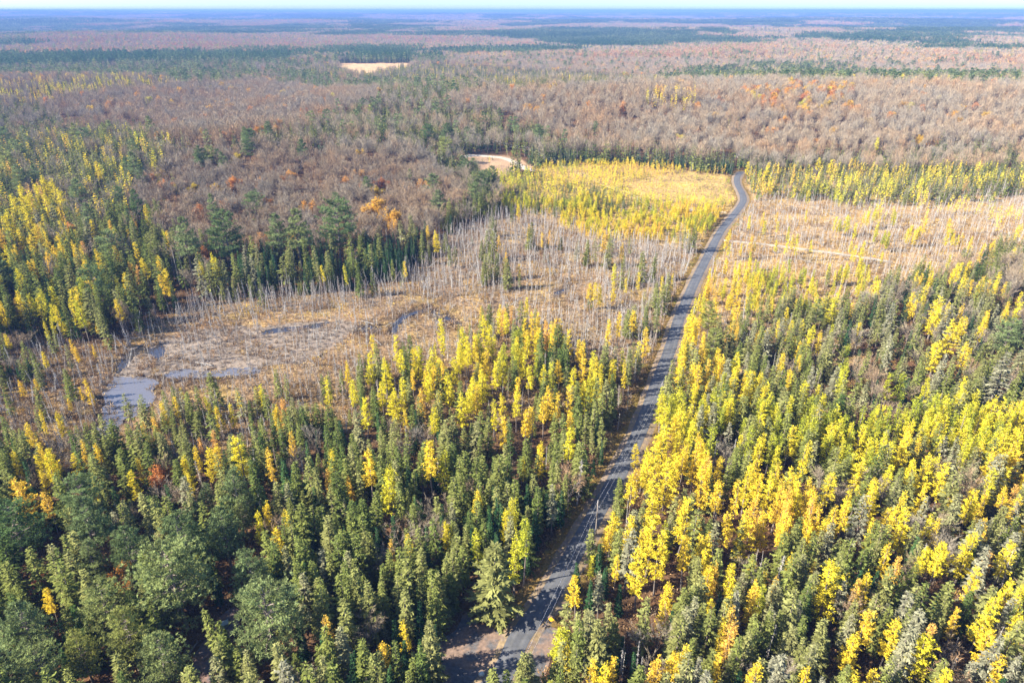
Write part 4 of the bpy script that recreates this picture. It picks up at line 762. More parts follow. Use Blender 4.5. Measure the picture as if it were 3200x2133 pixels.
def pine(H, R, lod=0, z0=.32, dome=.55):
    tr = trunk_geo(H * .97, H * .014 + .05, 6 if lod == 0 else 3, 5 if lod == 0 else 2, .3)
    cr = Geo(); cs, ds, Ls, Ws, As = [], [], [], [], []
    nl = 46 if lod == 0 else 24
    for b in range(nl):
        t = (b + RG.random()) / nl; z = H * (z0 + (1 - z0) * t * .97)
        prof = (1 - t) ** dome * (.62 + .38 * min(1, t * 3.5)); rr = R * prof * (.7 + .5 * RG.random()) + .35
        z = (math.floor(z / 1.7) + .5 + .22 * RG.normal()) * 1.7 if t < .86 else z     # boughs stand in tiers
        an = b * 2.399 + RG.normal() * .4; up = .05 + .55 * t + RG.normal() * .10
        d = np.array([math.cos(an), math.sin(an), up]); base = np.array([0, 0, z - rr * .1]); ash = RG.random()
        if lod == 0:
            tr.tube(base, base + d * rr * .85, .05 + .02 * rr, .02, 3, 0, RG.random())
            n = max(3, int(rr / .42))
            for i in range(n):
                u = .28 + .75 * (i + RG.random()) / n
                wid = .50 * rr * (1 - .55 * abs(u - .6))
                for q in range(3 + (rr > 2.5)):
                    off = RG.normal() * wid * .6; p = base + d * rr * u + np.array([-math.sin(an) * off, math.cos(an) * off, .14 * RG.normal() + .05 * rr * (u > .5)])
                    tuf = np.clip(ash + RG.normal() * .25, 0, 1); k = 11; dd = unit(RG.normal(size=(k, 3)) + np.array([0, 0, .75]) + d * .5)
                    for e in range(k):
                        cs.append(p + RG.normal(size=3) * .05); ds.append(dd[e]); Ls.append(.34 + .24 * RG.random()); Ws.append(.12); As.append(np.clip(tuf + RG.normal() * .15, 0, 1))
        else:
            for q in range(7):
                off = RG.normal() * .3 * rr; p = base + d * rr * (.3 + .6 * RG.random()) + np.array([-math.sin(an) * off, math.cos(an) * off, RG.normal() * .2])
                for e in range(2): cs.append(p); ds.append(RG.normal(size=3) + d + np.array([0, 0, .4])); Ls.append(.8 + .5 * RG.random()); Ws.append(.6); As.append(np.clip(ash + RG.normal() * .2, 0, 1))
    cr.blades(np.array(cs), np.array(ds), np.array(Ls), np.array(Ws), None, 0, np.array(As))
    return tr, cr
def broad(H, R, leaves=0.0, lod=0, z0=.3, twig=1.0):
    """leafless hardwood: forked limbs and a haze of fine twigs; leaves>0 hangs leaf blades on it"""
    tr = Geo(); tw = Geo(); lf = Geo(); tips = []
    if lod == 0:
        def grow(p, d, L, r, lev):
            q = p + d * L * .5 + RG.normal(size=3) * L * .03; d2 = unit(d + RG.normal(size=3) * .10 + np.array([0, 0, .06])); e = q + d2 * L * .5
            tr.tube(p, q, r, r * .8, 4 if lev < 2 else 3, 0, RG.random()); tr.tube(q, e, r * .8, r * .5, 4 if lev < 2 else 3, 0, RG.random())
            if lev == 3:
                tips.append((e, d2)); tips.append((q, d2)); return
            for k in range((6, 4, 3)[lev]):
                t = .35 + .65 * (k + RG.random()) / (6, 4, 3)[lev]; s = unit(RG.normal(size=3)); s = unit(s - d * (s @ d))
                grow(p + (e - p) * t, unit(d * (.85 if lev else .75) + s * (.5 + .25 * RG.random()) + np.array([0, 0, .22])), L * (.62, .66, .6)[lev] * (.8 + .4 * RG.random()), r * (.5, .5, .5)[lev], lev + 1)
        grow(np.array([0, 0, -.3]), np.array([0, 0, 1.]), H * .52, H * .011 + .03, 0)
        P = np.array([a for a, b in tips]); D = np.array([b for a, b in tips])
        s = np.array([R / max(.1, np.percentile(np.abs(P[:, 0]), 92)), R / max(.1, np.percentile(np.abs(P[:, 1]), 92)), 1]); s = np.clip(s, .7, 1.5)
        zt = P[:, 2].max() + .9; f = np.array([s[0], s[1], H / zt])
        for i in range(len(tr.V)): tr.V[i] = tr.V[i] * f
        P = P * f
        for q in range(7): tw.slivers(P + RG.normal(size=P.shape) * .12, D + RG.normal(size=P.shape) * .55 + np.array([0, 0, .25]), .8 + .7 * RG.random(len(P)), .06 * twig)
        if leaves:
            k = int(leaves)
            for q in range(k): lf.blades(P + RG.normal(size=P.shape) * .42, RG.normal(size=P.shape), .35 + .22 * RG.random(len(P)), .30)
    else:
        tr.tube((0, 0, -.2), (0, 0, H * .55), .17, .1, 3, 0, .5)
        n = 430 if lod == 1 else 40
        u = RG.random(n); th = RG.random(n) * 6.283; ph = np.arccos(1 - 1.35 * RG.random(n)); rr = (.45 + .55 * RG.random(n) ** .6)
        lump = 1 + .34 * np.sin(3 * th + RG.random() * 6) * np.sin(2.2 * ph + RG.random() * 6)
        cz = H * .60; P = np.stack([R * rr * lump * np.sin(ph) * np.cos(th), R * rr * lump * np.sin(ph) * np.sin(th), cz + (H * .40) * rr * lump * np.cos(ph)], 1)
        D = unit(P - np.array([0, 0, cz * .75])) + RG.normal(size=P.shape) * .3 + np.array([0, 0, .35])
        tw.slivers(P - D * .8, D, 1.7 if lod == 1 else 2.6, (.105 if lod == 1 else .42) * twig)
        for k in range(6 if lod == 1 else 3):
            an = k * 1.05 + RG.random(); tr.slivers([(0, 0, H * (.3 + .05 * k))], [(math.cos(an) * .6, math.sin(an) * .6, 1)], H * .42, .22)
        if leaves: lf.blades(P * (1, 1, .98), RG.normal(size=P.shape), .95 if lod == 1 else 1.5, .7 if lod == 1 else 1.1)
    return tr, tw, lf
def snag(H, lod=0, hairy=.5, r=None):
    tr = Geo(); br = Geo(); r = r or (.05 + .007 * H); lean = RG.normal(size=2) * .03 * H; p = np.array([0, 0, -.2]); seg = 4 if lod == 0 else 2; path = [p]
    for i in range(seg):
        t = (i + 1) / seg; q = np.array([lean[0] * t + RG.normal() * .05, lean[1] * t + RG.normal() * .05, H * t]); tr.tube(p, q, r * (1 - .82 * i / seg), r * (1 - .82 * t), 5 if lod == 0 else 3, 0, .3 + .5 * RG.random()); p = q; path.append(q)
    n = int((10 + 95 * hairy) * (1 if lod == 0 else .28)); u = .12 + .86 * RG.random(n); an = RG.random(n) * 6.283
    P = np.stack([lean[0] * u, lean[1] * u, H * u], 1); D = np.stack([np.cos(an), np.sin(an), -.25 + .35 * RG.normal(size=n)], 1)
    L = (.35 + .9 * RG.random(n)) * (1.15 - .7 * u) * H * .085
    br.slivers(P, D, L, .085 if lod == 0 else .14)
    if lod == 0: br.slivers(P + unit(D) * L[:, None] * .5, D + RG.normal(size=D.shape) * .6, L * .55, .06)
    return tr, br
PROTO = bpy.data.collections.new('tree_forms')          # source shapes; not part of the scene
FORMS = {}
def reg(kind, lod, Href, tr, cr, mt, mc, extra=None):
    """keeps separate trunk/crown meshes (near form) and a joined mesh for the scatter"""
    g = joined(tr, cr); mats = [mt, mc]
    if extra is not None and extra.V:
        g.add(np.vstack(extra.V), np.vstack(extra.T), 2, np.concatenate(extra.A)); mats.append(MT['maple'])
    f = FORMS.setdefault(kind, {0: [], 1: []}); d = {'H': Href}
    d['joined'] = g.mesh(kind + '_form', mats)
    if lod == 0:
        d['trunk'] = tr.mesh(kind + '_trunk', [mt]); d['crown'] = cr.mesh(kind + '_crown', [mc])
        if extra is not None and extra.V: d['leaves'] = extra.mesh(kind + '_leaves', [MT['maple']])
    f[lod].append(d)
BK, DW = MT['bark'], MT['dead']
for R, z0, nb, sp, dr in ((2.3, .06, 7, .0, .36), (1.9, .10, 7, .05, .30), (1.55, .14, 6, .08, .34), (1.35, .2, 6, .15, .38), (2.6, .10, 7, .05, .22), (1.7, .3, 6, .2, .3), (2.1, .12, 6, .18, .40), (1.75, .06, 7, .1, .28), (1.5, .25, 5, .25, .42)):
    reg('spruce_tree', 0, 15, *conifer(15, R, z0, .46, nb, dr, .82, .62, 0, sp, 1.0, .25 + .6 * sp), BK, MT['spruce'])
for R, z0, sp in ((2.0, .08, .0), (1.6, .12, .1), (1.35, .22, .15), (2.3, .1, .05)): reg('spruce_tree', 1, 15, *conifer(15, R, z0, 1.05, 6, .32, .85, .6, 1, sp), BK, MT['spruce'])
for R, z0, nb, dr in ((1.75, .04, 8, .12), (1.45, .06, 7, .10), (1.2, .08, 7, .16)): reg('fir_tree', 0, 12, *conifer(12, R, z0, .40, nb, dr, 1.0, .50, 0, .02, 1, .12), BK, MT['fir'])
for R in (1.75, 1.4): reg('fir_tree', 1, 12, *conifer(12, R, .05, .9, 6, .14, 1.0, .6, 1, .03), BK, MT['fir'])
for R, z0, gp_ in ((1.75, .22, .08), (1.5, .32, .12), (1.3, .40, .15), (2.05, .18, .10), (1.6, .45, .2), (1.1, .3, .2)): reg('larch_tree', 0, 15, *larch(15, R, z0, 0, gp_), BK, MT['larch'])
for R, z0 in ((1.8, .22), (1.5, .3), (1.25, .36)): reg('larch_tree', 1, 15, *larch(15, R, z0, 1), BK, MT['larch'])
for R, z0, dm in ((5.0, .30, .5), (4.4, .34, .62), (5.6, .26, .42), (4.0, .38, .75)): reg('pine_tree', 0, 18, *pine(18, R, 0, z0, dm), BK, MT['pine'])
for R, z0, dm in ((4.8, .32, .5), (4.2, .4, .65)): reg('pine_tree', 1, 18, *pine(18, R, 1, z0, dm), BK, MT['pine'])
for k in range(5):
    a, b, c = broad(14, (3.4, 2.8, 3.9, 3.1, 2.4)[k]); reg('bare_tree', 0, 14, a, b, BK, MT['bare'])
for k in range(7):
    a, b, c = broad(14, (3.6, 3.1, 4.3, 2.7, 3.3, 3.9, 2.4)[k], lod=1); reg('bare_tree', 1, 14, a, b, BK, MT['bare'])
for k in range(3):
    a, b, c = broad(13, (3.2, 2.6, 3.6)[k], leaves=(22, 14, 28)[k]); reg('maple_tree', 0, 13, a, b, BK, MT['bare'], c)
for k in range(3):
    a, b, c = broad(13, (3.3, 2.8, 3.7)[k], leaves=1, lod=1); reg('maple_tree', 1, 13, a, b, BK, MT['bare'], c)
for hry in (.25, .5, .9, 1.3, 1.7, .08): reg('dead_tree', 0, 10, *snag(10, 0, hry), DW, DW)
for hry in (.4, .9, 1.6): reg('dead_tree', 1, 10, *snag(10, 1, hry), DW, DW)
def clump(kind):
    g = Geo(); S_ = 26.0; mats = [MT['bark'], MT['bare'], MT['spruce'], MT['maple'], MT['pine']]
    for k in range(26 if kind == 'conifer' else 15):
        p = np.array([(RG.random() - .5) * S_, (RG.random() - .5) * S_, 0]); u = RG.random()
        if kind == 'conifer' and u < .8:
            t, c = conifer(RG.uniform(11, 17), RG.uniform(1.5, 2.4), .1, 2.2, 5, .3, .85, .6, 1); parts = [(c, 2)]
        elif kind == 'conifer' or u < .04:
            t, c = pine(RG.uniform(15, 21), RG.uniform(3, 4.5), 1); parts = [(c, 4)]
        else:
            a, b, c = broad(RG.uniform(12, 17), RG.uniform(3, 4.4), 1 if RG.random() < .16 else 0, 2); parts = [(b, 1), (c, 3)]
        for o, m in parts:
            if o.V: g.add(np.vstack(o.V) + p, np.vstack(o.T), m, np.concatenate(o.A))
    return g.mesh('clump_' + kind, mats)
# ------------------------------------------------------------------ scatter: one object of kind stuff per mass
def scatter(name, meshes, x, y, z, rot, sxy, sz, idx, tint, lean=None):
    if not len(x): return None
    col = bpy.data.collections.new(name + '_forms')
    for i, me in enumerate(meshes):
        o = bpy.data.objects.new('%s_%03d' % (name + '_form', i), me); col.objects.link(o)
    n = len(x); pm = bpy.data.meshes.new(name); pm.vertices.add(n)
    pm.vertices.foreach_set('co', np.stack([x, y, z], 1).astype(np.float32).ravel())
    le = np.zeros((n, 2)) if lean is None else lean
    a = pm.attributes.new('rot', 'FLOAT_VECTOR', 'POINT'); a.data.foreach_set('vector', np.stack([le[:, 0], le[:, 1], rot], 1).astype(np.float32).ravel())
    a = pm.attributes.new('scl', 'FLOAT_VECTOR', 'POINT'); a.data.foreach_set('vector', np.stack([sxy, sxy, sz], 1).astype(np.float32).ravel())
    a = pm.attributes.new('idx', 'INT', 'POINT'); a.data.foreach_set('value', np.asarray(idx, np.int32))
    a = pm.attributes.new('tint', 'FLOAT', 'POINT'); a.data.foreach_set('value', np.asarray(tint, np.float32))
    o = link(name, pm, kind='stuff')
    ng = bpy.data.node_groups.new(name + '_nodes', 'GeometryNodeTree')
    ng.interface.new_socket('Geometry', in_out='INPUT', socket_type='NodeSocketGeometry'); ng.interface.new_socket('Geometry', in_out='OUTPUT', socket_type='NodeSocketGeometry')
    gi = ng.nodes.new('NodeGroupInput'); go = ng.nodes.new('NodeGroupOutput')
    ci = ng.nodes.new('GeometryNodeCollectionInfo'); ci.inputs['Collection'].default_value = col; ci.inputs['Separate Children'].default_value = True; ci.inputs['Reset Children'].default_value = True
    ip = ng.nodes.new('GeometryNodeInstanceOnPoints'); ip.inputs['Pick Instance'].default_value = True
    def na(nm, ty):
        q = ng.nodes.new('GeometryNodeInputNamedAttribute'); q.data_type = ty; q.inputs[0].default_value = nm; return q.outputs[0]
    er = ng.nodes.new('FunctionNodeEulerToRotation'); ng.links.new(na('rot', 'FLOAT_VECTOR'), er.inputs[0])
    ng.links.new(gi.outputs[0], ip.inputs['Points']); ng.links.new(ci.outputs[0], ip.inputs['Instance']); ng.links.new(na('idx', 'INT'), ip.inputs['Instance Index'])
    ng.links.new(er.outputs[0], ip.inputs['Rotation']); ng.links.new(na('scl', 'FLOAT_VECTOR'), ip.inputs['Scale']); ng.links.new(ip.outputs[0], go.inputs[0])
    md = o.modifiers.new('scatter', 'NODES'); md.node_group = ng
    return o
# ------------------------------------------------------------------ where the trees stand
KINDS = ['spruce_tree', 'fir_tree', 'larch_tree', 'pine_tree', 'bare_tree', 'maple_tree', 'dead_tree']
HGT = {'spruce_tree': (10, 18.5), 'fir_tree': (7, 13), 'larch_tree': (11, 16.5), 'pine_tree': (15, 21), 'bare_tree': (11, 18), 'maple_tree': (10, 15), 'dead_tree': (3, 12.5)}
TREES = {k: [] for k in KINDS}            # rows: x, y, H, girth, tint, hand index
def jgrid(r0, r1, s, amax):
    X = np.arange(-r1, r1, s); Y = np.arange(-40, r1, s); x, y = np.meshgrid(X, Y); x = x.ravel(); y = y.ravel()
    x = x + (rng.random(len(x)) - .5) * s * .95; y = y + (rng.random(len(y)) - .5) * s * .95
    r = np.hypot(x, y); a = np.abs(np.arctan2(x, y)); k = (r >= r0) & (r < r1) & ((a < amax) | ((r < 170) & (y > -30)))
    return x[k], y[k]
HX = np.array([q[1] for q in HAND]); HY = np.array([q[2] for q in HAND]); HR = np.array([(.055 * q[3] * q[5] + .9) * (2.1 if q[0] == 'pine_tree' else 1) for q in HAND])
HH = np.array([q[3] for q in HAND])
def near_hand(x, y):
    k = np.zeros(len(x), bool)
    for a, b, r, h in zip(HX, HY, HR, HH):
        dx, dy = x - a, y - b; n = math.hypot(a, b); al = -(dx * a + dy * b) / n; ac = np.abs(dx * b - dy * a) / n
        k |= (dx * dx + dy * dy < r * r) | ((al > 0) & (al < min(28, .42 * h * n / 110 + 2)) & (ac < min(r, 2.4)))
    return k
ZI = {q[0]: i for i, q in enumerate(ZONES)}
def sow(x, y, s):
    zn = zone_of(x, y); r = np.hypot(x, y)
    far = sstep(1000, 1500, r)
    keep = np.ones(len(x), bool); kind = np.full(len(x), -1); hf = np.ones(len(x))
    for i, (nm, sp, mix, hfac, gnd, poly) in enumerate(ZONES):
        q = np.nonzero(zn == i)[0]
        if not len(q): continue
        if not mix: keep[q] = False; continue
        dens = fbm(x[q] / 22, y[q] / 22, 131 + i, 2)
        pr = (s / sp) ** 2 * (.55 + .9 * dens) if gnd != 'forest' else (s / sp) ** 2
        keep[q] &= rng.random(len(q)) < pr
        ks = list(mix); pw = np.array([mix[k] for k in ks], float); pw /= pw.sum()
        cl = fbm(x[q] / 11 + 3, y[q] / 11, 151 + i, 3); u = rng.random(len(q)) * .6 + cl * 1.3; u = np.argsort(np.argsort(u)) / len(q)   # like trees stand in drifts
        c = np.searchsorted(np.cumsum(pw) / pw.sum(), u)
        kind[q] = [KINDS.index(ks[min(v, len(ks) - 1)]) for v in c]; hf[q] = hfac
    q = np.nonzero(zn < 0)[0]
    if len(q):
        cf = conif(x[q], y[q]); con = rng.random(len(q)) < sstep(.50, .58, cf); u = rng.random(len(q))
        kind[q] = np.where(con, np.where(u < .72, 0, np.where(u < .86, 1, np.where(u < .93, 3, 4))), np.where(u < .89, 4, np.where(u < .97, 5, 3)))
        keep[q] &= rng.random(len(q)) < (s / np.where(con, 5.5, 6.8)) ** 2
    keep &= kind >= 0
    rd = line_dist(x, y, ROADL)
    keep &= (rd > 4.9) | (r > 1500)
    keep &= ~(np.isin(kind, [4, 5]) & (rd < 15) & (r < 520))
    keep &= ~((rd < 5.8) & (rng.random(len(x)) < .35))
    hf = np.where((kind == 4) & (r < 330), hf * .72, hf)
    for L, w_ in ((TRACKL, 3.2), (SPURL, 4), (YTRACKL, 5)): keep &= line_dist(x, y, L) > w_
    for P in PONDS: keep &= ~inpoly(x, y, P) | ((kind == 6) & (rng.random(len(x)) < .28))
    for sh in (3, 7, 11): keep &= ~inpoly(x * (1 + sh / 230), y * (1 + sh / 230), PONDS[0]) | (rng.random(len(x)) < .18)   # low open shore on the near side of the pond
    for P in GRAVEL + [DRIVE]:
        for ox, oy in ((0, 0), (1.6, 0), (-1.6, 0), (0, 1.6), (0, -1.6)): keep &= ~inpoly(x + ox, y + oy, P)
    keep &= ~near_hand(x, y)
    x, y, kind, hf, zn = x[keep], y[keep], kind[keep], hf[keep], zn[keep]
    for ki, k in enumerate(KINDS):
        m = kind == ki; n = int(m.sum())
        lo, hi = HGT[k]; H = (lo + (hi - lo) * rng.beta(2.2, 1.9, n)) * hf[m] * (1 if k not in ('spruce_tree', 'fir_tree') else np.where(rng.random(n) < .28, rng.uniform(.35, .75, n), 1))
        g_ = rng.uniform(*((.72, 1.3) if k == 'bare_tree' else (.6, 1.5) if k == 'dead_tree' else (.85, 1.2)), n) * (1.1 if k == 'spruce_tree' else 1)
        big = fbm(x[m] / 40, y[m] / 40, 171 + ki, 2)
        if k == 'spruce_tree': ti = np.clip(.48 + .5 * (big - .5) + rng.normal(0, .2, n) + .22 * sstep(0, 60, x[m]) * (np.hypot(x[m], y[m]) < 420), 0, 1)
        elif k == 'larch_tree': ti = np.clip(.50 + 1.0 * (big - .5) + rng.normal(0, .17, n), 0, 1)
        elif k == 'maple_tree': ti = np.clip(.50 + rng.normal(0, .19, n), 0, 1)
        elif k == 'bare_tree': ti = np.clip(.42 + 1.1 * (big - .5) + rng.normal(0, .2, n), 0, 1)
        elif k == 'pine_tree': ti = np.clip(.42 + rng.normal(0, .2, n), 0, 1)
        elif k == 'dead_tree': ti = np.clip(rng.random(n) ** 1.6 * .9, 0, 1)
        else: ti = rng.random(n)
        if k == 'larch_tree': ti = np.clip(ti - .03 * sstep(0, 40, x[m]) - .28 * (hf[m] < .5) * (fbm(x[m] / 9, y[m] / 9, 191, 2) > .5), 0, 1); H = H * np.where(hf[m] < .5, rng.uniform(.55, 1.6, n), 1); g_ = g_ * np.where(hf[m] < .5, 1.55, 1)
        TREES[k].append(np.stack([x[m], y[m], H, g_, ti, np.full(n, -1.)], 1))
sow(*jgrid(0, 760, 2.3, math.radians(50)), 2.3)
sow(*jgrid(760, 1750, 5.2, math.radians(48)), 5.2)
for i, q in enumerate(HAND): TREES[q[0]].append(np.array([[q[1], q[2], q[3], q[5], q[4], i]], float))
CAT = {'spruce_tree': 'spruce', 'fir_tree': 'fir', 'larch_tree': 'larch', 'pine_tree': 'pine', 'bare_tree': 'bare tree', 'maple_tree': 'maple', 'dead_tree': 'dead tree'}
GRP = {'spruce_tree': 'spruces of the near forest', 'fir_tree': 'dark firs of the near forest', 'larch_tree': 'autumn larches', 'pine_tree': 'pines', 'bare_tree': 'leafless hardwoods', 'maple_tree': 'maples and aspens in autumn leaf', 'dead_tree': 'grey dead trees of the bog'}
LIMIT = {'spruce_tree': 300, 'fir_tree': 250, 'larch_tree': 300, 'pine_tree': 90, 'bare_tree': 230, 'maple_tree': 110, 'dead_tree': 300}
MARKS = [(q[1], q[2], q[7]) for q in HAND if q[7]] + MARKS_EXTRA
MX = np.array([m[0] for m in MARKS]); MY = np.array([m[1] for m in MARKS]); USED = {}
ORD = ['', 'second ', 'third ', 'fourth ', 'fifth ', 'sixth ', 'seventh ', 'eighth ', 'ninth ', 'tenth ', 'eleventh ', 'twelfth ', 'thirteenth ', 'fourteenth ', 'fifteenth ', 'sixteenth ', 'seventeenth ', 'eighteenth ', 'nineteenth ', 'twentieth ']
def colour_word(k, t):
    S = {'spruce_tree': ((.3, 'dark green'), (.6, 'olive'), (.82, 'pale olive'), (2, 'greyish')), 'fir_tree': ((.5, 'dark blue-green'), (2, 'deep green')),
         'larch_tree': ((.18, 'lime-yellow'), (.5, 'bright yellow'), (.78, 'golden'), (2, 'orange-gold')), 'pine_tree': ((.3, 'dark green'), (.7, 'blue-green'), (2, 'yellow-green')),
         'bare_tree': ((.35, 'grey'), (.65, 'grey-brown'), (2, 'rusty')), 'maple_tree': ((.2, 'lime-yellow'), (.48, 'golden'), (.8, 'orange'), (2, 'rust-red')), 'dead_tree': ((.35, 'silver-grey'), (.65, 'grey'), (2, 'brownish'))}[k]
    return next(w_ for lim, w_ in S if t <= lim)
NOUN = {'spruce_tree': 'spruce', 'fir_tree': 'fir', 'larch_tree': 'larch', 'pine_tree': 'pine', 'bare_tree': 'leafless tree', 'maple_tree': 'maple', 'dead_tree': 'dead snag'}
def label_for(k, x, y, H, t):
    lo, hi = HGT[k]; sz = 'tall ' if H > lo + .72 * (hi - lo) else 'short ' if H < lo + .25 * (hi - lo) else ''
    cw = colour_word(k, t)
    for j in np.argsort((MX - x) ** 2 + (MY - y) ** 2):
        dx, dy = x - MX[j], y - MY[j]
        rel = ('right of' if dx > 0 else 'left of') if abs(dx) > abs(dy) else ('behind' if dy > 0 else 'in front of')
        key = (k, sz, cw, rel, int(j)); n = USED.get(key, 0)
        if n < len(ORD):
            USED[key] = n + 1
            return '%s%s%s %s %s %s' % (ORD[n], sz, cw, NOUN[k], rel, MARKS[j][2]) if n == 0 else '%s%s%s %s %s %s' % (ORD[n], sz, cw, NOUN[k], rel, MARKS[j][2])
for k in KINDS:
    A = np.vstack(TREES[k]); x, y, H, gi_, ti, hi_ = A.T; z = terrain(x, y)
    r = np.hypot(x, y); u, v, dep = proj(x, y, z + H * .75); dep = np.maximum(dep, 1)
    inside = (np.abs(u) < .755) & (np.abs(v) < .505) & (dep > 1)
    score = np.where(inside, H / dep, -1) + np.where(hi_ >= 0, 1, 0)
    order = np.argsort(-score)[:LIMIT[k]]; order = order[score[order] > 0]
    MD = np.hypot(x[order][:, None] - MX, y[order][:, None] - MY).min(1); order = order[np.argsort(MD)]
    forms = FORMS[k]; single = np.zeros(len(x), bool)
    for i in order:
        single[i] = True; h = int(hi_[i]); fm = forms[0][int(rng.integers(len(forms[0])))]
        if h >= 0 and HAND[h][6]: lab = HAND[h][6]
        else: lab = label_for(k, x[i], y[i], H[i], ti[i])
        if k == 'larch_tree' and gi_[i] > 1.3: fm = forms[0][3]
        if k == 'maple_tree' and h >= 0: fm = forms[0][2]
        if k == 'spruce_tree' and h >= 0: fm = forms[0][4 if gi_[i] > 1.3 else 5 if ti[i] > .9 else 0]
        e = thing(k, lab, CAT[k], (x[i], y[i], z[i] - .05), rng.random() * 6.283, GRP[k])
        s = H[i] / fm['H']; sx = s * gi_[i] * (1 if k != 'pine_tree' or h < 0 else 1.0); e.scale = (sx, sx, s)
        e.rotation_euler = (rng.normal(0, .025), rng.normal(0, .025), e.rotation_euler.z)
        a = link('trunk', fm['trunk'], e); a['tint'] = float(rng.random())
        if k == 'dead_tree': a['tint'] = float(ti[i])
        b = link('twigs' if k in ('bare_tree', 'maple_tree') else 'dead_branches' if k == 'dead_tree' else 'crown', fm['crown'], e); b['tint'] = float(ti[i])
        if 'leaves' in fm: c = link('leaves', fm['leaves'], e); c['tint'] = float(ti[i]); b['tint'] = .4
    m = ~single; m &= ~((~inside) & (r > 420) & (np.abs(u) > .95))
    idx0 = rng.integers(0, len(forms[0]), m.sum()); idx1 = rng.integers(0, len(forms[1]), m.sum()) + len(forms[0])
    idx = np.where(r[m] < {'bare_tree': 520, 'dead_tree': 620}.get(k, 430), idx0, idx1); sz = H[m] / forms[0][0]['H']
    scatter(k.replace('_tree', '_forest'), [f['joined'] for f in forms[0]] + [f['joined'] for f in forms[1]], x[m], y[m], z[m] - .05, rng.random(m.sum()) * 6.283, sz * gi_[m], sz, idx, ti[m], rng.normal(0, .085 if k == 'dead_tree' else .038, (m.sum(), 2)) * (np.where(rng.random(m.sum()) < .08, 6.0, 1.0)[:, None] if k == 'dead_tree' else 1.0))
# far forest: clumps of trees out to where they shrink below a pixel
x, y = jgrid(1750, 6000, 25, math.radians(46)); x2, y2 = jgrid(6000, 14000, 48, math.radians(44)); x3, y3 = jgrid(14000, 30000, 105, math.radians(43)); x = np.concatenate([x, x2, x3]); y = np.concatenate([y, y2, y3]); zn = zone_of(x, y)
cf = conif(x, y); con = rng.random(len(x)) < sstep(.50, .57, cf)
for i, q in enumerate(ZONES):
    s = zn == i
    if not s.any(): continue
    p = q[2].get('spruce_tree', 0) + q[2].get('fir_tree', 0) + q[2].get('pine_tree', 0)
    con[s] = rng.random(int(s.sum())) < p
fp = ZONES[ZI['field_far']][5]; ok = ~np.isin(zn, [ZI['field_far']])
for ox, oy in ((14, 0), (-14, 0), (0, 16), (0, -16), (0, 45), (0, 75)): ok &= ~inpoly(x + ox, y + oy, fp); x, y, con = x[ok], y[ok], con[ok]
FM = [clump('conifer') for _ in range(3)] + [clump('hardwood') for _ in range(5)]
idx = np.where(con, rng.integers(0, 3, len(x)), 3 + rng.integers(0, 5, len(x)))
big = fbm(x / 300, y / 300, 77, 3); s = rng.uniform(.85, 1.2, len(x)); rr = np.hypot(x, y); sw = np.where(rr > 14000, 3.8, np.where(rr > 6000, 1.9, 1.0))
scatter('distant_forest', FM, x, y, terrain(x, y), rng.integers(0, 4, len(x)) * 1.5708 + rng.normal(0, .2, len(x)), s * sw, s * (.55 + .45 * sw), idx, np.where(con, np.clip(.2 + .6 * (big - .5) + rng.normal(0, .1, len(x)), 0, 1), np.clip(.55 + 1.0 * (big - .5) + rng.normal(0, .14, len(x)), 0, 1)))
# ------------------------------------------------------------------ sedge tussocks, brush, verge
def tussock(n, h, r):
    g = Geo(); an = RG.random(n) * 6.283; q = r * RG.random(n) ** .7
    P = np.stack([np.cos(an) * q * .6, np.sin(an) * q * .6, np.zeros(n)], 1)
    g.blades(P, np.stack([np.cos(an) * .8, np.sin(an) * .8, .7 + .5 * RG.random(n)], 1), h * (.6 + .7 * RG.random(n)), .16); return g.mesh('tussock', [MT['grass']])
def brush(n, h, r):
    g = Geo(); an = RG.random(n) * 6.283; q = r * RG.random(n) ** .6; zz = h * RG.random(n) * .8
    P = np.stack([np.cos(an) * q, np.sin(an) * q, zz], 1); g.blades(P, np.stack([np.cos(an) * .5, np.sin(an) * .5, .7 + 0 * an], 1) + RG.normal(size=(n, 3)) * .5, .38, .16)
    g.slivers(np.stack([np.cos(an) * q * .3, np.sin(an) * q * .3, 0 * an], 1)[::3], np.stack([np.cos(an) * .5, np.sin(an) * .5, 1 + 0 * an], 1)[::3], h * 1.1, .04); return g.mesh('brush', [MT['brush']])
x, y = jgrid(60, 620, 1.25, math.radians(44)); zn = zone_of(x, y)
soft = np.isin(zn, [i for i, q in enumerate(ZONES) if q[4] in ('marsh', 'heath', 'bog', 'straw')]); p = np.where(np.hypot(x, y) < 330, 1.0, .6)
k = soft & (rng.random(len(x)) < p) & (line_dist(x, y, ROADL) > 4.8) & (line_dist(x, y, TRACKL) > 2.6)
mud = np.zeros(len(x), bool)
for P in MUD: mud |= inpoly(x, y, P)
isl = fbm(x / 5, y / 4, 241, 2) > .50
for P in PONDS: k &= ~inpoly(x, y, P) | isl
k &= ~mud | (rng.random(len(x)) < .45)
x, y, mud, zk = x[k], y[k], mud[k], zn[k]
t = np.clip(.45 + 1.1 * (fbm(x / 12, y / 12, 201, 3) - .5) + rng.normal(0, .16, len(x)), 0, 1); t = np.where(mud, t * .5, t)
t = np.where(np.isin(zk, [i for i, q in enumerate(ZONES) if q[4] in ('heath', 'straw')]), np.clip(t + .10, 0, 1), t)
s = rng.uniform(.6, 1.25, len(x)); scatter('marsh_grass', [tussock(16, .6, .75), tussock(13, .5, .6), tussock(18, .75, .9)], x, y, terrain(x, y) - .05, rng.random(len(x)) * 6.28, s, s, rng.integers(0, 3, len(x)), t)
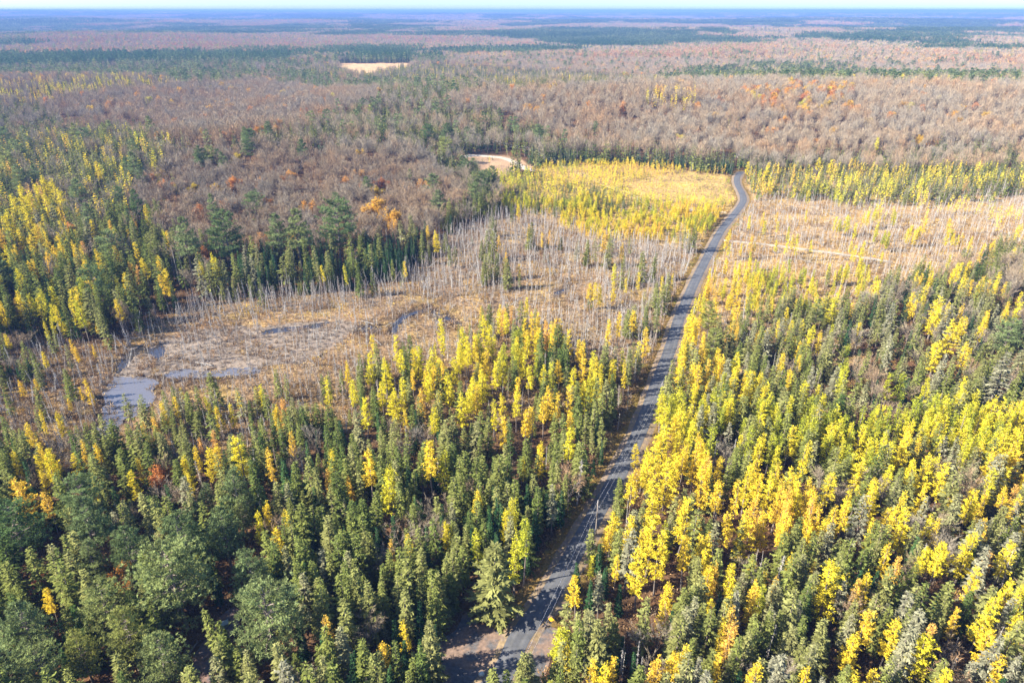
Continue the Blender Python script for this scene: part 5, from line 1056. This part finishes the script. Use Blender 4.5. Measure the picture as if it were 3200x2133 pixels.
def scrub(n, h):
    g = Geo(); an = RG.random(n) * 6.283; P = np.stack([np.cos(an) * .25 * RG.random(n), np.sin(an) * .25 * RG.random(n), h * .5 * RG.random(n) ** 1.5], 1)
    g.slivers(P, np.stack([np.cos(an) * .55, np.sin(an) * .55, .6 + .7 * RG.random(n)], 1), h * (.3 + .5 * RG.random(n)), .055); return g.mesh('scrub', [MT['dead']])
x, y = jgrid(90, 560, 1.9, math.radians(44)); zn = zone_of(x, y); wt = np.zeros(len(x))
for nm, p_ in (('snag_left', .75), ('snag_belt_back', .6), ('snag_belt_mid', .6), ('snag_front', .55), ('marsh_open', .3), ('bog_right', .3), ('bog_right_front', .25), ('right_mid_grey', .4), ('larch_center', .25), ('road_left_mix', .35)): wt[zn == ZI[nm]] = p_
k = (rng.random(len(x)) < wt * (.4 + 1.2 * fbm(x / 9, y / 9, 231, 2))) & (line_dist(x, y, ROADL) > 6) & (line_dist(x, y, TRACKL) > 3.4)
for P in PONDS: k &= ~inpoly(x, y, P)
x, y = x[k], y[k]; s = rng.uniform(.6, 1.5, len(x))
scatter('dead_undergrowth', [scrub(26, 1.6), scrub(18, 2.4), scrub(30, 1.2)], x, y, terrain(x, y), rng.random(len(x)) * 6.28, s, s, rng.integers(0, 3, len(x)), rng.random(len(x)) ** 1.3)
x, y = jgrid(50, 460, 2.6, math.radians(48)); zn = zone_of(x, y); rd = line_dist(x, y, ROADL)
forest = np.isin(zn, [i for i, q in enumerate(ZONES) if q[4] in ('forest', 'bog')]); wet = np.isin(zn, [i for i, q in enumerate(ZONES) if q[4] in ('marsh', 'heath')])
k = (rd > 4.9) & ((forest & (rng.random(len(x)) < .85)) | (wet & (fbm(x / 10, y / 10, 211, 3) > .56)))
xv, yv = jgrid(50, 430, 1.3, math.radians(48)); rv = line_dist(xv, yv, ROADL); kv = (rv > 3.9) & (rv < 7.4) & (rng.random(len(xv)) < .55)
for P in GRAVEL + [DRIVE]: k &= ~inpoly(x, y, P); kv &= ~inpoly(xv, yv, P)
for P in PONDS: k &= ~inpoly(x, y, P); kv &= ~inpoly(xv, yv, P)
tt = np.concatenate([np.clip(rng.random(k.sum()) * .55, 0, 1), np.clip(.62 + 1.2 * (fbm(xv[kv] / 7, yv[kv] / 7, 223, 2) - .5) + rng.normal(0, .1, kv.sum()), 0, 1)])
sc_ = np.concatenate([rng.uniform(.6, 1.5, k.sum()), rng.uniform(.35, .85, kv.sum())]); x = np.concatenate([x[k], xv[kv]]); y = np.concatenate([y[k], yv[kv]])
scatter('undergrowth', [brush(46, 1.3, .9), brush(34, 1.0, .7), brush(60, 1.6, 1.1)], x, y, terrain(x, y), rng.random(len(x)) * 6.28, sc_, sc_, rng.integers(0, 3, len(x)), tt)
# ------------------------------------------------------------------ utility poles and wires
wood = solid_mat('weathered_pole', (.20, .17, .145), .85, .3, 3); glass = solid_mat('porcelain', (.55, .53, .50), .3, .05); alu = solid_mat('aluminium_wire', (.62, .60, .60), .4, .05, 1, .2); galv = solid_mat('galvanised_steel', (.42, .43, .44), .45, .15, 6, .6)
RG = np.random.default_rng(11)
def make_pole(label, x, y, H=10.0, rz=0.0):
    z = float(terrain(x, y)); e = thing('utility_pole', label, 'utility pole', (x, y, z), rz, 'utility poles along the road')
    g = Geo(); g.tube((0, 0, -.5), (0, 0, H * .5), .17, .145, 8, 0, .5); g.tube((0, 0, H * .5), (0, 0, H), .145, .11, 8, 0, .5, True); link('post', g.mesh('post', [wood], True), e)
    g = Geo(); g.tube((0, 0, H), (0, 0, H + .14), .04, .07, 8, 0, .5); g.tube((0, 0, H + .14), (0, 0, H + .26), .075, .045, 8, 0, .5, True); link('insulator', g.mesh('insulator', [glass], True), e)
    g = Geo(); g.box((.10, -.06, H - 1.55), (.42, .06, H - 1.45)); g.tube((.42, 0, H - 1.6), (.42, 0, H - 1.36), .06, .06, 8, 0, .5, True); link('bracket', g.mesh('bracket', [galv]), e)
    return Vector((x, y, z + H + .2)), Vector((x + .42 * math.cos(rz), y + .42 * math.sin(rz), z + H - 1.5))
PTS = [make_pole(l, x, y, h, -.4) for l, x, y, h in POLES]
def wire(a, b, sag, label):
    n = 14; g = Geo(); P = [a.lerp(b, i / n) - Vector((0, 0, sag * 4 * (i / n) * (1 - i / n))) for i in range(n + 1)]
    for p, q in zip(P[:-1], P[1:]): g.tube(p, q, .012, .012, 4)
    o = link('power_line', g.mesh('power_line', [alu])); o['label'] = label; o['category'] = 'wire'; o['group'] = 'power line wires'
for s_, (i, j) in enumerate(SPANS):
    wire(PTS[i][0], PTS[j][0], .8, 'upper wire from %s to %s' % (POLE_REF[i], POLE_REF[j])); wire(PTS[i][1], PTS[j][1], .8, 'lower wire from %s to %s' % (POLE_REF[i], POLE_REF[j]))
# ------------------------------------------------------------------ road sign
ysign = solid_mat('sign_yellow', (.80, .42, .02), .45, .04, 1); blk = solid_mat('sign_black', (.02, .02, .02), .5, 0, 1)
e = thing('road_sign', 'yellow diamond warning sign on a steel post beside the road', 'road sign', (*SIGN, 0), math.radians(-12))
g = Geo(); g.tube((0, 0, -.3), (0, 0, 2.9), .035, .035, 6, 0, .5, True); link('post', g.mesh('sign_post', [galv]), e)
def diamond(r, y0, y1, zc):
    g = Geo(); c = .12; out = []
    for k in range(4):
        a = k * math.pi / 2
        for o in (-1, 1): out.append((r * math.cos(a) - o * c * r * math.sin(a) * .6 - c * r * math.cos(a) * .6, r * math.sin(a) + o * c * r * math.cos(a) * .6 - c * r * math.sin(a) * .6))
    V = [(p, y0, zc + q) for p, q in out] + [(p, y1, zc + q) for p, q in out]; n = 8; T = [(0, i, i + 1) for i in range(1, n - 1)] + [(n, n + i + 1, n + i) for i in range(1, n - 1)]
    for i in range(n): j = (i + 1) % n; T += [(i, n + i, n + j), (i, n + j, j)]
    g.add(V, T); return g
link('panel', diamond(.66, -.05, -.035, 2.5).mesh('sign_panel', [ysign]), e)
# ------------------------------------------------------------------ driveway logs, box, boulder, fallen trunks
logm = solid_mat('barked_log', (.20, .16, .13), .9, .4, 4); cutm = solid_mat('cut_wood', (.42, .33, .22), .8, .2, 6); pale = solid_mat('pale_green_lid', (.27, .32, .285), .6, .06, 2); bodyc = solid_mat('green_box', (.12, .17, .13), .7, .1, 2)
def log(name, label, a, b, r, group, cat='log', mt=None, stubs=0):
    a = Vector(a); b = Vector(b); mid = (a + b) / 2; e = thing(name, label, cat, mid, 0, group); g = Geo(); n = 4; p = a - mid
    for i in range(n):
        q = (a - mid).lerp(b - mid, (i + 1) / n) + Vector(RG.normal(size=3) * r * .25); g.tube(p, q, r * (1 - .3 * i / n), r * (1 - .3 * (i + 1) / n), 7, 0, RG.random(), i in (0, n - 1)); p = q
    link('stem', g.mesh('log_stem', [mt or logm], True), e)
    if stubs:
        g = Geo(); u = RG.random(stubs)
        g.slivers([(a - mid).lerp(b - mid, t_) for t_ in u], RG.normal(size=(stubs, 3)) + (0, 0, .8), .4 + 1.1 * RG.random(stubs), .07); link('broken_branch', g.mesh('log_branches', [mt or logm]), e)['kind'] = 'stuff'
for l, a, b, r in LOGS: log('log_rail', l, (a[0], a[1], .25), (b[0], b[1], .25), r, 'log rails along the driveway', 'log')
e = thing('storage_box', 'small dark box with a pale green lid beside the driveway under the big pine', 'box', (*BOX, .05), .5)
g = Geo(); g.box((-.7, -.5, 0), (.7, .5, .8)); link('body', g.mesh('box_body', [bodyc]), e); g = Geo(); g.box((-.8, -.6, .803), (.8, .6, .92)); link('lid', g.mesh('box_lid', [pale]), e)
def rock(name, label, x, y, r):
    g = Geo(); nu, nv = 10, 7; V = []
    for i in range(nv + 1):
        for j in range(nu):
            th = math.pi * i / nv; ph = 2 * math.pi * j / nu; d = 1 + .16 * (float(fbm(np.array([j * 1.3 % nu]), np.array([i * .9]), 5, 2)[0]) - .5) * (0 if i in (0, nv) else 1)
            V.append((r * d * math.sin(th) * math.cos(ph), r * .85 * d * math.sin(th) * math.sin(ph), r * .7 * d * math.cos(th) + r * .45))
    T = [t_ for i in range(nv) for j in range(nu) for t_ in ((i * nu + j, (i + 1) * nu + j, (i + 1) * nu + (j + 1) % nu), (i * nu + j, (i + 1) * nu + (j + 1) % nu, i * nu + (j + 1) % nu))]
    g.add(V, T); o = link(name, g.mesh(name, [solid_mat('pale_stone', (.42, .45, .38), .8, .2, 3)], True)); o.location = (x, y, .05); o['label'] = label; o['category'] = 'boulder'
rock('boulder', 'pale round boulder on the gravel pull-off beside the asphalt', *BOULDER, .62)
gl = solid_mat('silvered_log', (.27, .25, .225), .85, .3, 3)
for i, (l, px, py, an, L) in enumerate(FALLEN):
    zz = float(terrain(px, py)) + .25; dx, dy = math.cos(an) * L / 2, math.sin(an) * L / 2
    log('fallen_log', l, (px - dx, py - dy, zz), (px + dx, py + dy, zz + .35), .15, 'fallen trunks on the marsh', 'log', gl, 9)
